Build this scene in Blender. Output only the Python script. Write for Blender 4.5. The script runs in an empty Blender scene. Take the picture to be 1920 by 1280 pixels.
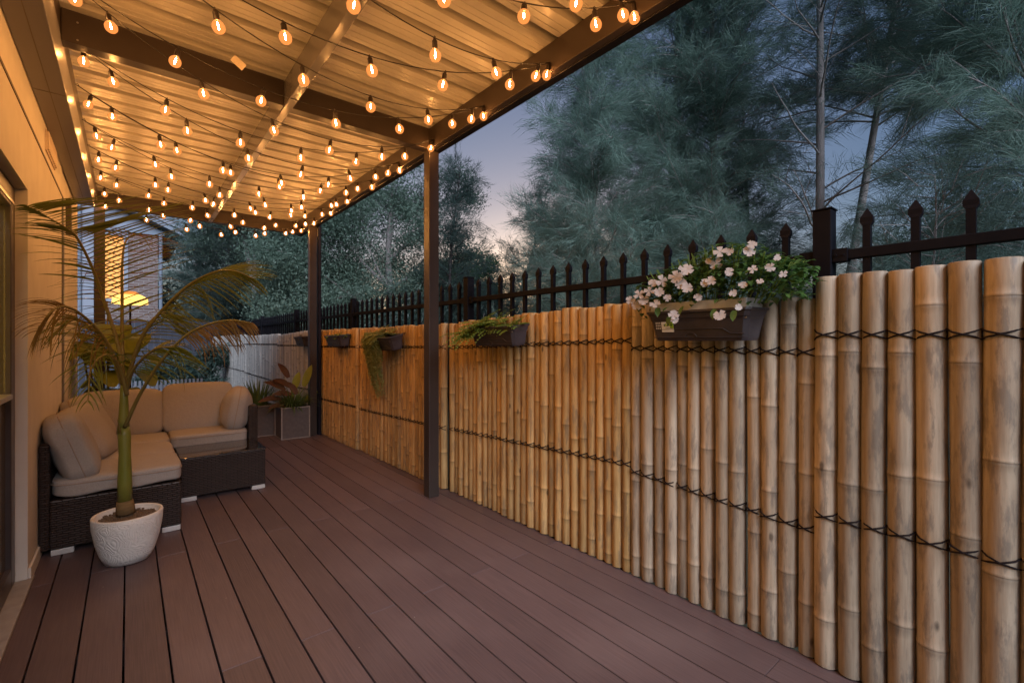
import bpy, math, random
import numpy as np
from mathutils import Vector, Matrix
random.seed(7); RNG = np.random.default_rng(7)
R = math.radians
# ------------------------------------------------------------------ camera, world, light
scn = bpy.context.scene
COL = scn.collection
EYE = 1.25
YAW = math.atan(720/870.)
cam = bpy.data.cameras.new("camera"); camo = bpy.data.objects.new("camera", cam); COL.objects.link(camo)
camo.location = (0, 0, EYE); camo.rotation_euler = (R(90), 0, -YAW)
cam.sensor_width = 36; cam.lens = 870/1920*36; cam.clip_start = .05; cam.clip_end = 500
scn.camera = camo
SUN_ROT = R(42); SUN_EL = R(1.6)
w = bpy.data.worlds.new("World"); scn.world = w; w.use_nodes = True
nt = w.node_tree; bg = nt.nodes["Background"]
sky = nt.nodes.new("ShaderNodeTexSky"); sky.sky_type = 'NISHITA'; sky.sun_disc = False
sky.sun_elevation = SUN_EL; sky.sun_rotation = SUN_ROT; sky.dust_density = 2.6; sky.ozone_density = 3.5; sky.air_density = 1.0
hsv = nt.nodes.new("ShaderNodeHueSaturation"); hsv.inputs['Saturation'].default_value = .80
tint = nt.nodes.new("ShaderNodeMix"); tint.data_type = 'RGBA'; tint.blend_type = 'MULTIPLY'; tint.inputs[0].default_value = 1
tint.inputs[7].default_value = (.93, .97, .98, 1)
nt.links.new(sky.outputs[0], hsv.inputs['Color']); nt.links.new(hsv.outputs[0], tint.inputs[6]); nt.links.new(tint.outputs[2], bg.inputs[0])
bg.inputs[1].default_value = .105
sl = bpy.data.lights.new("sun", 'SUN'); so = bpy.data.objects.new("sun", sl); COL.objects.link(so)
sl.energy = 1.45; sl.angle = R(40); sl.color = (.80, .86, 1.0)
so.rotation_euler = Vector((.18, .82, -.52)).to_track_quat('-Z', 'Y').to_euler()      # soft dusk light from behind the camera
scn.view_settings.view_transform = 'Standard'; scn.view_settings.look = 'None'
scn.view_settings.exposure = 1.6; scn.view_settings.gamma = 1
scn.cycles.use_denoising = True
try: scn.cycles.denoiser = 'OPENIMAGEDENOISE'
except Exception: pass
scn.cycles.max_bounces = 8; scn.cycles.diffuse_bounces = 4; scn.cycles.glossy_bounces = 3; scn.cycles.transparent_max_bounces = 12
scn.cycles.caustics_reflective = False; scn.cycles.caustics_refractive = False
scn.cycles.sample_clamp_indirect = 4
C_, S_ = math.cos(YAW), math.sin(YAW)
def at(u, v, d):
    "point of the place seen at photo pixel u,v when it stands d metres along the view axis"
    r = (u-960)/870.*d
    return Vector((r*C_+d*S_, d*C_-r*S_, EYE-(v-640)/870.*d))

# ------------------------------------------------------------------ materials
MATS = {}
def mat(name, col, rough=.6, spec=.4, metal=0, noise=None, bump=None, trans=0, emis=None, coat=0, scale=(1,1,1)):
    """noise=(scale, amount, col2)  bump=(scale, strength, distance)"""
    m = bpy.data.materials.new(name); m.use_nodes = True; N = m.node_tree.nodes; L = m.node_tree.links
    b = N["Principled BSDF"]; b.inputs['Base Color'].default_value = (*col, 1); b.inputs['Roughness'].default_value = rough
    b.inputs['Specular IOR Level'].default_value = spec; b.inputs['Metallic'].default_value = metal
    b.inputs['Coat Weight'].default_value = coat
    tc = N.new("ShaderNodeTexCoord"); mp = N.new("ShaderNodeMapping"); mp.inputs['Scale'].default_value = scale
    L.new(tc.outputs['Object'], mp.inputs[0])
    if noise:
        n = N.new("ShaderNodeTexNoise"); n.inputs['Scale'].default_value = noise[0]; n.inputs['Detail'].default_value = 5
        L.new(mp.outputs[0], n.inputs['Vector'])
        rp = N.new("ShaderNodeValToRGB"); rp.color_ramp.elements[0].position = .3; rp.color_ramp.elements[1].position = .72
        rp.color_ramp.elements[0].color = (*col, 1); rp.color_ramp.elements[1].color = (*noise[1], 1)
        L.new(n.outputs[0], rp.inputs[0]); L.new(rp.outputs[0], b.inputs['Base Color'])
    if bump:
        n2 = N.new("ShaderNodeTexNoise"); n2.inputs['Scale'].default_value = bump[0]; n2.inputs['Detail'].default_value = 4
        L.new(mp.outputs[0], n2.inputs['Vector'])
        bp = N.new("ShaderNodeBump"); bp.inputs['Strength'].default_value = bump[1]; bp.inputs['Distance'].default_value = bump[2]
        L.new(n2.outputs[0], bp.inputs['Height']); L.new(bp.outputs[0], b.inputs['Normal'])
    if emis:
        b.inputs['Emission Color'].default_value = (*emis[0], 1); b.inputs['Emission Strength'].default_value = emis[1]
    if trans:
        out = N["Material Output"]; t = N.new("ShaderNodeBsdfTranslucent"); mx = N.new("ShaderNodeMixShader")
        mx.inputs[0].default_value = trans
        src = b.inputs['Base Color'].links[0].from_socket if b.inputs['Base Color'].is_linked else None
        if src: L.new(src, t.inputs[0])
        else: t.inputs[0].default_value = (*col, 1)
        L.new(b.outputs[0], mx.inputs[1]); L.new(t.outputs[0], mx.inputs[2]); L.new(mx.outputs[0], out.inputs[0])
    return m

def nodes(m): return m.node_tree.nodes, m.node_tree.links, m.node_tree.nodes["Principled BSDF"]

def deck_mat():
    m = mat('deck_composite', (.155, .108, .108), .55, .35); N, L, b = nodes(m)
    tc = N.new("ShaderNodeTexCoord"); mp = N.new("ShaderNodeMapping"); mp.inputs['Scale'].default_value = (60, 1.6, 1)
    L.new(tc.outputs['Object'], mp.inputs[0])
    g = N.new("ShaderNodeTexNoise"); g.inputs['Scale'].default_value = 3; g.inputs['Detail'].default_value = 8; L.new(mp.outputs[0], g.inputs['Vector'])
    big = N.new("ShaderNodeTexNoise"); big.inputs['Scale'].default_value = 1.3; big.inputs['Detail'].default_value = 6; L.new(tc.outputs['Object'], big.inputs['Vector'])
    at_ = N.new("ShaderNodeAttribute"); at_.attribute_name = 'tone'
    r1 = N.new("ShaderNodeValToRGB"); e = r1.color_ramp.elements
    e[0].position = .35; e[0].color = (.106, .071, .070, 1); e[1].position = .7; e[1].color = (.140, .094, .092, 1)
    L.new(g.outputs[0], r1.inputs[0])
    dust = N.new("ShaderNodeMix"); dust.data_type = 'RGBA'; dust.inputs[7].default_value = (.25, .185, .172, 1)
    rr = N.new("ShaderNodeMapRange"); rr.inputs[1].default_value = .5; rr.inputs[2].default_value = .8; rr.inputs[4].default_value = .38
    L.new(big.outputs[0], rr.inputs[0]); L.new(rr.outputs[0], dust.inputs[0]); L.new(r1.outputs[0], dust.inputs[6])
    mul = N.new("ShaderNodeMix"); mul.data_type = 'RGBA'; mul.blend_type = 'MULTIPLY'; mul.inputs[0].default_value = 1
    L.new(dust.outputs[2], mul.inputs[6]); L.new(at_.outputs['Color'], mul.inputs[7]); L.new(mul.outputs[2], b.inputs['Base Color'])
    sp = N.new("ShaderNodeTexVoronoi"); sp.inputs['Scale'].default_value = 9
    L.new(tc.outputs['Object'], sp.inputs['Vector'])
    lt = N.new("ShaderNodeMath"); lt.operation = 'LESS_THAN'; lt.inputs[1].default_value = .022; L.new(sp.outputs['Distance'], lt.inputs[0])
    spk = N.new("ShaderNodeMix"); spk.data_type = 'RGBA'; spk.inputs[7].default_value = (.40, .36, .31, 1)
    L.new(lt.outputs[0], spk.inputs[0]); L.new(mul.outputs[2], spk.inputs[6]); L.new(spk.outputs[2], b.inputs['Base Color'])
    bp = N.new("ShaderNodeBump"); bp.inputs['Strength'].default_value = .35; bp.inputs['Distance'].default_value = .0015
    L.new(g.outputs[0], bp.inputs['Height']); L.new(bp.outputs[0], b.inputs['Normal'])
    r3 = N.new("ShaderNodeMapRange"); r3.inputs[3].default_value = .30; r3.inputs[4].default_value = .60; L.new(big.outputs[0], r3.inputs[0]); L.new(r3.outputs[0], b.inputs['Roughness'])
    return m

def bamboo_mat(name, c1, c2, c3):
    m = mat(name, c1, .55, .30); N, L, b = nodes(m)
    tc = N.new("ShaderNodeTexCoord"); oi = N.new("ShaderNodeObjectInfo")
    ad = N.new("ShaderNodeVectorMath"); ad.operation = 'ADD'
    mu = N.new("ShaderNodeMath"); mu.operation = 'MULTIPLY'; mu.inputs[1].default_value = 37
    L.new(oi.outputs['Random'], mu.inputs[0]); L.new(tc.outputs['Object'], ad.inputs[0]); L.new(mu.outputs[0], ad.inputs[1])
    mp = N.new("ShaderNodeMapping"); mp.inputs['Scale'].default_value = (1, 1, .07); L.new(ad.outputs[0], mp.inputs[0])
    st = N.new("ShaderNodeTexNoise"); st.inputs['Scale'].default_value = 70; st.inputs['Detail'].default_value = 6; st.inputs['Roughness'].default_value = .6; L.new(mp.outputs[0], st.inputs['Vector'])
    mp2 = N.new("ShaderNodeMapping"); mp2.inputs['Scale'].default_value = (1, 1, .22); L.new(ad.outputs[0], mp2.inputs[0])
    bl = N.new("ShaderNodeTexNoise"); bl.inputs['Scale'].default_value = 24; bl.inputs['Detail'].default_value = 9; bl.inputs['Roughness'].default_value = .68; L.new(mp2.outputs[0], bl.inputs['Vector'])
    r = N.new("ShaderNodeValToRGB"); e = r.color_ramp.elements; e[0].position = .30; e[0].color = (*c2, 1); e[1].position = .62; e[1].color = (*c1, 1)
    L.new(st.outputs[0], r.inputs[0])
    # grey weather blotches
    rr = N.new("ShaderNodeMapRange"); rr.inputs[1].default_value = .51; rr.inputs[2].default_value = .60; rr.inputs[4].default_value = .72; L.new(bl.outputs[0], rr.inputs[0])
    mx = N.new("ShaderNodeMix"); mx.data_type = 'RGBA'; mx.inputs[7].default_value = (*c3, 1); L.new(rr.outputs[0], mx.inputs[0]); L.new(r.outputs[0], mx.inputs[6])
    # per-pole tone
    hs = N.new("ShaderNodeHueSaturation"); vr = N.new("ShaderNodeMapRange"); vr.inputs[3].default_value = .78; vr.inputs[4].default_value = 1.18
    L.new(oi.outputs['Random'], vr.inputs[0]); L.new(vr.outputs[0], hs.inputs['Value']); L.new(mx.outputs[2], hs.inputs['Color'])
    # dark joints, knots and stains carried by the mesh
    a = N.new("ShaderNodeAttribute"); a.attribute_name = 'tone'
    ml = N.new("ShaderNodeMix"); ml.data_type = 'RGBA'; ml.blend_type = 'MULTIPLY'; ml.inputs[0].default_value = 1
    L.new(hs.outputs[0], ml.inputs[6]); L.new(a.outputs['Color'], ml.inputs[7]); L.new(ml.outputs[2], b.inputs['Base Color'])
    vo = N.new("ShaderNodeTexVoronoi"); vo.inputs['Scale'].default_value = 9; mp3 = N.new("ShaderNodeMapping"); mp3.inputs['Scale'].default_value = (1, 1, .45); L.new(ad.outputs[0], mp3.inputs[0]); L.new(mp3.outputs[0], vo.inputs['Vector'])
    lt = N.new("ShaderNodeMapRange"); lt.inputs[1].default_value = .05; lt.inputs[2].default_value = .10; lt.inputs[3].default_value = .75; lt.inputs[4].default_value = 0; L.new(vo.outputs['Distance'], lt.inputs[0])
    kn = N.new("ShaderNodeMix"); kn.data_type = 'RGBA'; kn.inputs[7].default_value = (c3[0]*.30, c3[1]*.26, c3[2]*.24, 1); L.new(lt.outputs[0], kn.inputs[0]); L.new(ml.outputs[2], kn.inputs[6]); L.new(kn.outputs[2], b.inputs['Base Color'])
    bp = N.new("ShaderNodeBump"); bp.inputs['Strength'].default_value = .4; bp.inputs['Distance'].default_value = .002; L.new(st.outputs[0], bp.inputs['Height']); L.new(bp.outputs[0], b.inputs['Normal'])
    return m

def wicker_mat():
    m = mat('wicker', (.035, .025, .022), .45, .45); N, L, b = nodes(m)
    tc = N.new("ShaderNodeTexCoord"); sx = N.new("ShaderNodeSeparateXYZ"); L.new(tc.outputs['Object'], sx.inputs[0])
    a = N.new("ShaderNodeMath"); a.operation = 'ADD'; L.new(sx.outputs[0], a.inputs[0]); L.new(sx.outputs[1], a.inputs[1])
    cx = N.new("ShaderNodeCombineXYZ"); L.new(a.outputs[0], cx.inputs[0]); L.new(sx.outputs[2], cx.inputs[1])
    br = N.new("ShaderNodeTexBrick"); br.inputs['Scale'].default_value = 1; br.inputs['Brick Width'].default_value = .052; br.inputs['Row Height'].default_value = .0135
    br.inputs['Mortar Size'].default_value = .004; br.inputs['Mortar Smooth'].default_value = 1
    br.inputs['Color1'].default_value = (.045, .032, .028, 1); br.inputs['Color2'].default_value = (.06, .042, .036, 1); br.inputs['Mortar'].default_value = (.008, .006, .006, 1)
    L.new(cx.outputs[0], br.inputs['Vector']); L.new(br.outputs['Color'], b.inputs['Base Color'])
    inv = N.new("ShaderNodeMath"); inv.operation = 'SUBTRACT'; inv.inputs[0].default_value = 1; L.new(br.outputs['Fac'], inv.inputs[1])
    bp = N.new("ShaderNodeBump"); bp.inputs['Strength'].default_value = 1; bp.inputs['Distance'].default_value = .006; L.new(inv.outputs[0], bp.inputs['Height']); L.new(bp.outputs[0], b.inputs['Normal'])
    return m

def brick_mat():
    m = mat('brick', (.2, .1, .08), .85, .2); N, L, b = nodes(m)
    tc = N.new("ShaderNodeTexCoord"); sx = N.new("ShaderNodeSeparateXYZ"); L.new(tc.outputs['Object'], sx.inputs[0])
    cx = N.new("ShaderNodeCombineXYZ"); L.new(sx.outputs[0], cx.inputs[0]); L.new(sx.outputs[2], cx.inputs[1])
    br = N.new("ShaderNodeTexBrick"); br.inputs['Scale'].default_value = 1; br.inputs['Brick Width'].default_value = .30; br.inputs['Row Height'].default_value = .10; br.inputs['Mortar Size'].default_value = .014
    br.inputs['Color1'].default_value = (.17, .125, .115, 1); br.inputs['Color2'].default_value = (.22, .16, .145, 1); br.inputs['Mortar'].default_value = (.27, .24, .23, 1)
    L.new(cx.outputs[0], br.inputs['Vector']); L.new(br.outputs[0], b.inputs['Base Color'])
    return m

M = dict(
 deck=deck_mat(),
 bamboo=bamboo_mat('bamboo', (.60, .385, .16), (.42, .235, .085), (.27, .185, .105)),  # glow of the bulbs partly put into this orange
 bamboo_pale=bamboo_mat('bamboo_pale', (.52, .415, .295), (.36, .27, .185), (.23, .19, .15)),
 bamboo_grey=bamboo_mat('bamboo_grey', (.52, .50, .46), (.38, .36, .34), (.42, .40, .38)),  # same bamboo out of the warm light, sky-lit grey put into the colour
 rope=mat('rope', (.018, .012, .012), .8, .2, bump=(300, .6, .002)),
 steel=mat('black_steel', (.006, .006, .009), .6, .07, noise=(9, (.010, .010, .014)), bump=(120, .08, .001)),
 beam=mat('painted_beam', (.038, .028, .024), .36, .32, noise=(3, (.050, .037, .031)), bump=(90, .05, .001)),
 roof=mat('roof_sheet', (.50, .465, .41), .34, .5, noise=(5, (.45, .42, .365)), scale=(.3, 3, 1)),
 fascia=mat('fascia_paint', (.16, .155, .165), .30, .5, noise=(4, (.19, .18, .19)), scale=(3, .2, 1)),
 centre=mat('centre_beam_paint', (.13, .12, .125), .22, .6, noise=(4, (.15, .14, .145))),  # sky reflection on the beam put into a lighter colour
 render_wall=mat('render_wall', (.70, .63, .53), .85, .25, noise=(6, (.78, .71, .60)), bump=(260, .35, .003)),
 groove=mat('groove_shadow_trim', (.20, .17, .14), .8, .2),
 frame=mat('door_frame', (.05, .035, .03), .35, .5, noise=(8, (.07, .05, .042))),
 alu=mat('aluminium', (.45, .44, .42), .3, .5, metal=.7, noise=(20, (.55, .54, .52))),
 sill=mat('concrete_sill', (.30, .27, .24), .85, .2, noise=(22, (.38, .35, .31)), bump=(140, .3, .002)),
 wicker=wicker_mat(),
 cushion=mat('cushion_fabric', (.37, .335, .30), .95, .1, noise=(150, (.43, .395, .36)), bump=(34, .35, .010)),
 piping=mat('cushion_piping', (.34, .27, .21), .95, .1, noise=(200, (.39, .31, .25))),
 foot=mat('foot_metal', (.62, .60, .57), .4, .5, noise=(30, (.55, .53, .5))),
 planterbox=mat('fibre_planter', (.095, .078, .074), .6, .3, noise=(26, (.125, .102, .095)), bump=(180, .2, .001)),
 trim=mat('planter_trim', (.26, .225, .20), .6, .3, noise=(30, (.32, .28, .25))),
 soil=mat('potting_soil', (.10, .065, .04), .95, .1, noise=(120, (.28, .20, .13)), bump=(160, 1, .01)),
 trough=mat('trough_plastic', (.035, .028, .030), .42, .45, noise=(14, (.055, .045, .048)), bump=(90, .1, .001)),
 liner=mat('white_liner', (.62, .60, .56), .5, .4, noise=(40, (.5, .48, .45))),
 sticker=mat('sticker_white', (.72, .72, .68), .5, .3, noise=(60, (.62, .63, .58))),
 lime=mat('sticker_green', (.33, .50, .04), .5, .3, noise=(60, (.26, .42, .03))),
 petal=mat('petal', (.58, .52, .48), .6, .3, noise=(60, (.48, .42, .38)), trans=.3),
 leaf=mat('impatiens_leaf', (.055, .125, .03), .45, .45, noise=(25, (.09, .18, .045)), trans=.35),
 fern=mat('fern_leaf', (.17, .28, .05), .6, .3, noise=(20, (.26, .34, .07)), trans=.4),
 trail=mat('trailing_leaf', (.28, .33, .10), .6, .3, noise=(18, (.32, .31, .11)), trans=.35),
 grass=mat('strap_leaf', (.085, .145, .035), .45, .4, noise=(12, (.14, .19, .05)), trans=.25),
 croton=mat('croton_leaf', (.10, .035, .022), .45, .4, noise=(9, (.15, .08, .035)), trans=.25),
 yleaf=mat('canna_leaf', (.30, .30, .04), .45, .4, noise=(9, (.20, .22, .04)), trans=.3),
 palm=mat('palm_leaf', (.10, .135, .022), .42, .4, noise=(6, (.16, .175, .036)), trans=.4),
 palmbrown=mat('palm_leaf_brown', (.21, .12, .04), .6, .3, noise=(6, (.13, .085, .025)), trans=.25),
 rachis=mat('palm_rachis', (.22, .17, .05), .5, .4, noise=(10, (.16, .13, .04))),
 shaft=mat('palm_shaft', (.15, .17, .022), .38, .45, noise=(7, (.24, .22, .05)), scale=(2, 2, .4)),
 husk=mat('palm_husk', (.22, .14, .06), .8, .2, noise=(20, (.14, .09, .04)), scale=(1, 1, 4)),
 bigleaf=mat('big_leaf', (.20, .26, .035), .38, .45, noise=(5, (.30, .33, .06)), trans=.45),
 cord=mat('black_cord', (.012, .010, .010), .5, .4, noise=(60, (.018, .015, .014))),
 socket=mat('socket_plastic', (.02, .014, .012), .4, .5, noise=(60, (.03, .02, .018))),
 filament=mat('filament', (1, .7, .3), .5, emis=((1, .51, .175), 1200)),
 tag=mat('paper_tag', (.80, .68, .55), .7, .2, noise=(90, (.70, .58, .46))),
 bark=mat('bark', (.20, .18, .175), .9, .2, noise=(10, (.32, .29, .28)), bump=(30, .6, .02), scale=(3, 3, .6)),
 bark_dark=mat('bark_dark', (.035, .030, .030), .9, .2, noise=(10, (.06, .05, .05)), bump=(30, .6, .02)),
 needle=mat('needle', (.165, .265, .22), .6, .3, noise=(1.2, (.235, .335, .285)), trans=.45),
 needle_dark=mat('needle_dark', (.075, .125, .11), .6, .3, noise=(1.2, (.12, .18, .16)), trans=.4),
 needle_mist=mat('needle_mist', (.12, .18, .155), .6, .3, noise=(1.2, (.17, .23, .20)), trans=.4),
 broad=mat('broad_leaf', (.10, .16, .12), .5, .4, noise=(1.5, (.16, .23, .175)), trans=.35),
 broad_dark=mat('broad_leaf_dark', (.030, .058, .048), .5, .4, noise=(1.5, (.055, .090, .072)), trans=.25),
 bright=mat('bright_leaf', (.055, .125, .05), .5, .4, noise=(1.5, (.09, .18, .07)), trans=.3),
 ground=mat('garden_ground', (.06, .055, .04), .95, .1, noise=(2, (.09, .085, .055)), bump=(20, .6, .03)),
 brick=brick_mat(),
 pale=mat('pale_cladding', (.27, .30, .36), .7, .3, noise=(3, (.31, .34, .40))),
 bluetrim=mat('blue_grey_trim', (.20, .24, .30), .6, .3, noise=(6, (.24, .28, .34))),
 tiles=mat('roof_tiles', (.12, .13, .16), .7, .3, noise=(10, (.16, .17, .2))),
 blind=mat('lit_blind', (.8, .5, .2), .8, emis=((1, .50, .14), 0.40)),
 slat=mat('blind_slat', (.5, .28, .1), .8, noise=(20, (.55, .32, .12)), emis=((1, .42, .12), 0.15)),
 curtain=mat('lit_curtain', (.6, .4, .12), .9, emis=((1, .66, .16), 0.28), noise=(14, (.45, .28, .07)), scale=(1, 3, .15)),
 shade=mat('lamp_shade', (.9, .7, .4), .8, emis=((1, .60, .14), 0.63)),
 darkfence=mat('dark_boards', (.03, .034, .05), .6, .3, noise=(5, (.045, .05, .07))),
 darkpanel=mat('dark_lower_glass', (.06, .045, .02), .18, .6, noise=(2, (.10, .075, .03))),  # darker reflection in the lower pane put into the colour
 gutterdark=mat('gutter_dark', (.010, .009, .014), .5, .12, noise=(8, (.015, .013, .02))),  # near-black for the beam's painted shade, also used on the downpipe
 pot=mat('white_pot', (.74, .69, .63), .7, .3, noise=(16, (.80, .75, .68))),
)
# pot relief
N, L, b = nodes(M['pot'])
tc = N.new("ShaderNodeTexCoord"); ns = N.new("ShaderNodeTexNoise"); ns.inputs['Scale'].default_value = 8; ns.inputs['Detail'].default_value = 1; L.new(tc.outputs['Object'], ns.inputs['Vector'])
mxv = N.new("ShaderNodeMix"); mxv.data_type = 'VECTOR'; mxv.inputs[0].default_value = .35; L.new(tc.outputs['Object'], mxv.inputs[4]); L.new(ns.outputs['Color'], mxv.inputs[5])
wv = N.new("ShaderNodeTexVoronoi"); wv.inputs['Scale'].default_value = 17; L.new(mxv.outputs[1], wv.inputs['Vector'])
sn = N.new("ShaderNodeMath"); sn.operation = 'MULTIPLY'; sn.inputs[1].default_value = 22; L.new(wv.outputs['Distance'], sn.inputs[0])
s2 = N.new("ShaderNodeMath"); s2.operation = 'SINE'; L.new(sn.outputs[0], s2.inputs[0])
bp = N.new("ShaderNodeBump"); bp.inputs['Strength'].default_value = .4; bp.inputs['Distance'].default_value = .0035; L.new(s2.outputs[0], bp.inputs['Height']); L.new(bp.outputs[0], b.inputs['Normal'])
# black table glass
M['glass'] = mat('table_glass', (.02, .02, .022), .06, .7, noise=(12, (.03, .028, .03)), coat=.5)
def glass_mat(name, col, op, emis, es):
    m = bpy.data.materials.new(name); m.use_nodes = True; N = m.node_tree.nodes; L = m.node_tree.links
    for n in list(N):
        if n.type == 'BSDF_PRINCIPLED': N.remove(n)
    out = N["Material Output"]; tr = N.new("ShaderNodeBsdfTransparent"); gl = N.new("ShaderNodeBsdfGlossy"); gl.inputs['Roughness'].default_value = .08
    em = N.new("ShaderNodeEmission"); em.inputs[0].default_value = (*emis, 1); em.inputs[1].default_value = es
    tr.inputs[0].default_value = (*col, 1)
    a = N.new("ShaderNodeMixShader"); a.inputs[0].default_value = op
    L.new(tr.outputs[0], a.inputs[1]); L.new(em.outputs[0] if es > 0 else gl.outputs[0], a.inputs[2]); L.new(a.outputs[0], out.inputs[0])
    return m
M['bulbglass'] = glass_mat('warm_bulb_glass', (1, .82, .60), .82, (1, .31, .07), .40)
M['doorglass'] = glass_mat('door_glass', (.95, .93, .85), .10, (1, 1, 1), 0)

# ------------------------------------------------------------------ mesh helpers
class MB:
    def __init__(s): s.v = []; s.f = []; s.n = 0; s.c = []
    def add(s, v, f, tone=None):
        s.v += [tuple(p) for p in v]; s.f += [tuple(i+s.n for i in q) for q in f]
        s.c += (tone if isinstance(tone, list) else [1.0 if tone is None else tone]*len(v)); s.n += len(v); return s
    def box(s, x0, x1, y0, y1, z0, z1, tone=None):
        v = [(x0,y0,z0),(x1,y0,z0),(x1,y1,z0),(x0,y1,z0),(x0,y0,z1),(x1,y0,z1),(x1,y1,z1),(x0,y1,z1)]
        return s.add(v, [(0,3,2,1),(4,5,6,7),(0,1,5,4),(1,2,6,5),(2,3,7,6),(3,0,4,7)], tone)
    def tube(s, pts, rad, n=8, cap=True):
        pts = [Vector(p) for p in pts]
        if not hasattr(rad, '__len__'): rad = [rad]*len(pts)
        V = []; F = []; ref = None
        for i, p in enumerate(pts):
            t = (pts[min(i+1, len(pts)-1)]-pts[max(i-1, 0)]).normalized()
            if ref is None: ref = Vector((1,0,0)) if abs(t.x) < .8 else Vector((0,1,0))
            a = (ref-t*ref.dot(t)).normalized(); ref = a; b_ = t.cross(a)
            for k in range(n):
                q = 2*math.pi*k/n; V.append(p+(a*math.cos(q)+b_*math.sin(q))*rad[i])
        for i in range(len(pts)-1):
            for k in range(n): F.append((i*n+k, i*n+(k+1)%n, (i+1)*n+(k+1)%n, (i+1)*n+k))
        if cap: F.append(tuple(range(n))[::-1]); F.append(tuple((len(pts)-1)*n+k for k in range(n)))
        return s.add(V, F)
    def lathe(s, prof, c=(0,0,0), n=24, sx=1, sy=1, cap=True):
        V = []; F = []
        for r, z in prof:
            for k in range(n): q = 2*math.pi*k/n; V.append((c[0]+r*sx*math.cos(q), c[1]+r*sy*math.sin(q), c[2]+z))
        for i in range(len(prof)-1):
            for k in range(n): F.append((i*n+k, i*n+(k+1)%n, (i+1)*n+(k+1)%n, (i+1)*n+k))
        if cap: F.append(tuple(range(n))[::-1]); F.append(tuple((len(prof)-1)*n+k for k in range(n)))
        return s.add(V, F)
    def leaf(s, base, d, length, width, droop=.3, fold=.15, seg=5, prof=None, up=Vector((0,0,1))):
        "a tapered, folded, drooping leaf blade"
        base = Vector(base); d = Vector(d).normalized(); side = d.cross(up)
        if side.length < .05: side = Vector((1,0,0))
        side.normalize(); nrm = side.cross(d)
        V = []; F = []; p = base.copy(); cur = d.copy()
        for i in range(seg+1):
            t = i/seg; wd = width*(prof(t) if prof else math.sin(math.pi*min(1, .12+.88*t))**.7)
            V += [p-side*wd*.5+nrm*wd*fold, p, p+side*wd*.5+nrm*wd*fold]
            cur = (cur+Vector((0,0,-droop/seg*(1+t)))).normalized(); p = p+cur*length/seg
        for i in range(seg): F += [(3*i,3*i+1,3*i+4,3*i+3),(3*i+1,3*i+2,3*i+5,3*i+4)]
        return s.add(V, F)
    def build(s, name, m, parent=None, smooth=False, bevel=0, loc=None, **kw):
        me = bpy.data.meshes.new(name); me.from_pydata(s.v, [], s.f)
        if any(c != 1.0 for c in s.c) or kw.get('tone'):
            ca = me.color_attributes.new('tone', 'FLOAT_COLOR', 'POINT')
            a = np.ones((s.n, 4), dtype=np.float32); a[:, :3] = np.array(s.c, dtype=np.float32)[:, None]; ca.data.foreach_set('color', a.ravel())
        if smooth: me.polygons.foreach_set('use_smooth', [True]*len(me.polygons))
        return link(name, me, m, parent, bevel, loc)
def link(name, me, m, parent=None, bevel=0, loc=None):
    if m: me.materials.append(m if not isinstance(m, str) else M[m])
    o = bpy.data.objects.new(name, me); COL.objects.link(o)
    if parent is not None: o.parent = parent
    if loc is not None: o.location = loc
    if bevel:
        bv = o.modifiers.new("bevel", 'BEVEL'); bv.width = bevel; bv.segments = 2; bv.limit_method = 'ANGLE'
    return o
def rebase(o, c):
    "move a mesh's origin to c without moving the mesh"
    o.data.transform(Matrix.Translation(-Vector(c))); o.location = c; return o
def thing(name, label, cat, loc=(0,0,0), group=None):
    o = bpy.data.objects.new(name, None); COL.objects.link(o); o.location = loc; o.empty_display_size = .1
    o['label'] = label; o['category'] = cat
    if group: o['group'] = group
    return o
def tag(o, label, cat, group=None):
    o['label'] = label; o['category'] = cat
    if group: o['group'] = group
    return o
def local(parent):
    "children built in world coordinates: undo the parent's location"
    bpy.context.view_layer.update()
    for ch in parent.children: ch.matrix_parent_inverse = Matrix.Translation(-parent.location)
def fastmesh(name, V, tris, m, parent=None):
    me = bpy.data.meshes.new(name); n = len(V); k = tris.shape[1]
    me.vertices.add(n); me.vertices.foreach_set('co', V.astype(np.float32).ravel())
    me.loops.add(tris.size); me.loops.foreach_set('vertex_index', tris.astype(np.int32).ravel())
    me.polygons.add(len(tris)); me.polygons.foreach_set('loop_start', np.arange(0, tris.size, k, dtype=np.int32))
    me.polygons.foreach_set('loop_total', np.full(len(tris), k, dtype=np.int32))
    me.update(calc_edges=True); me.validate()
    return link(name, me, m, parent)

# ------------------------------------------------------------------ ground, deck
g = MB().add([(-80,-60,-.32),(90,-60,-.32),(90,140,-.32),(-80,140,-.32)], [(0,1,2,3)]).build('ground', M['ground']); g['kind'] = 'structure'
DX0, DP, GAP = -.014, .1426, .0068
dk = MB(); yend = 7.02
for n in range(-3, 15):
    x0 = DX0+n*DP+GAP/2; x1 = DX0+(n+1)*DP-GAP/2
    x0 = max(x0, -.405); x1 = min(x1, 2.085)
    if x1-x0 < .02: continue
    j = 2.057 if n % 2 == 0 else 3.375
    ys = [-1.6]+[y for y in (j-2.64, j, j+2.64) if -1.6 < y < yend]+[yend]
    for a, b2 in zip(ys[:-1], ys[1:]):
        dk.box(x0, x1, a+.001, b2-.001, -.024, 0, tone=random.uniform(.86, 1.16))
d = dk.build('deck', M['deck'], bevel=.0018, tone=True); d['kind'] = 'structure'
jo = MB()
for y in np.arange(-1.5, 7.0, .45): jo.box(-.43, 1.98, y, y+.045, -.12, -.0245)
jo.box(2.0, 2.03, -1.6, 7.02, -.31, -.03); jo.box(-.43, 1.98, 7.022, 7.045, -.31, -.004)
j_ = jo.build('deck_joists', M['bark_dark']); j_['kind'] = 'structure'

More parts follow.
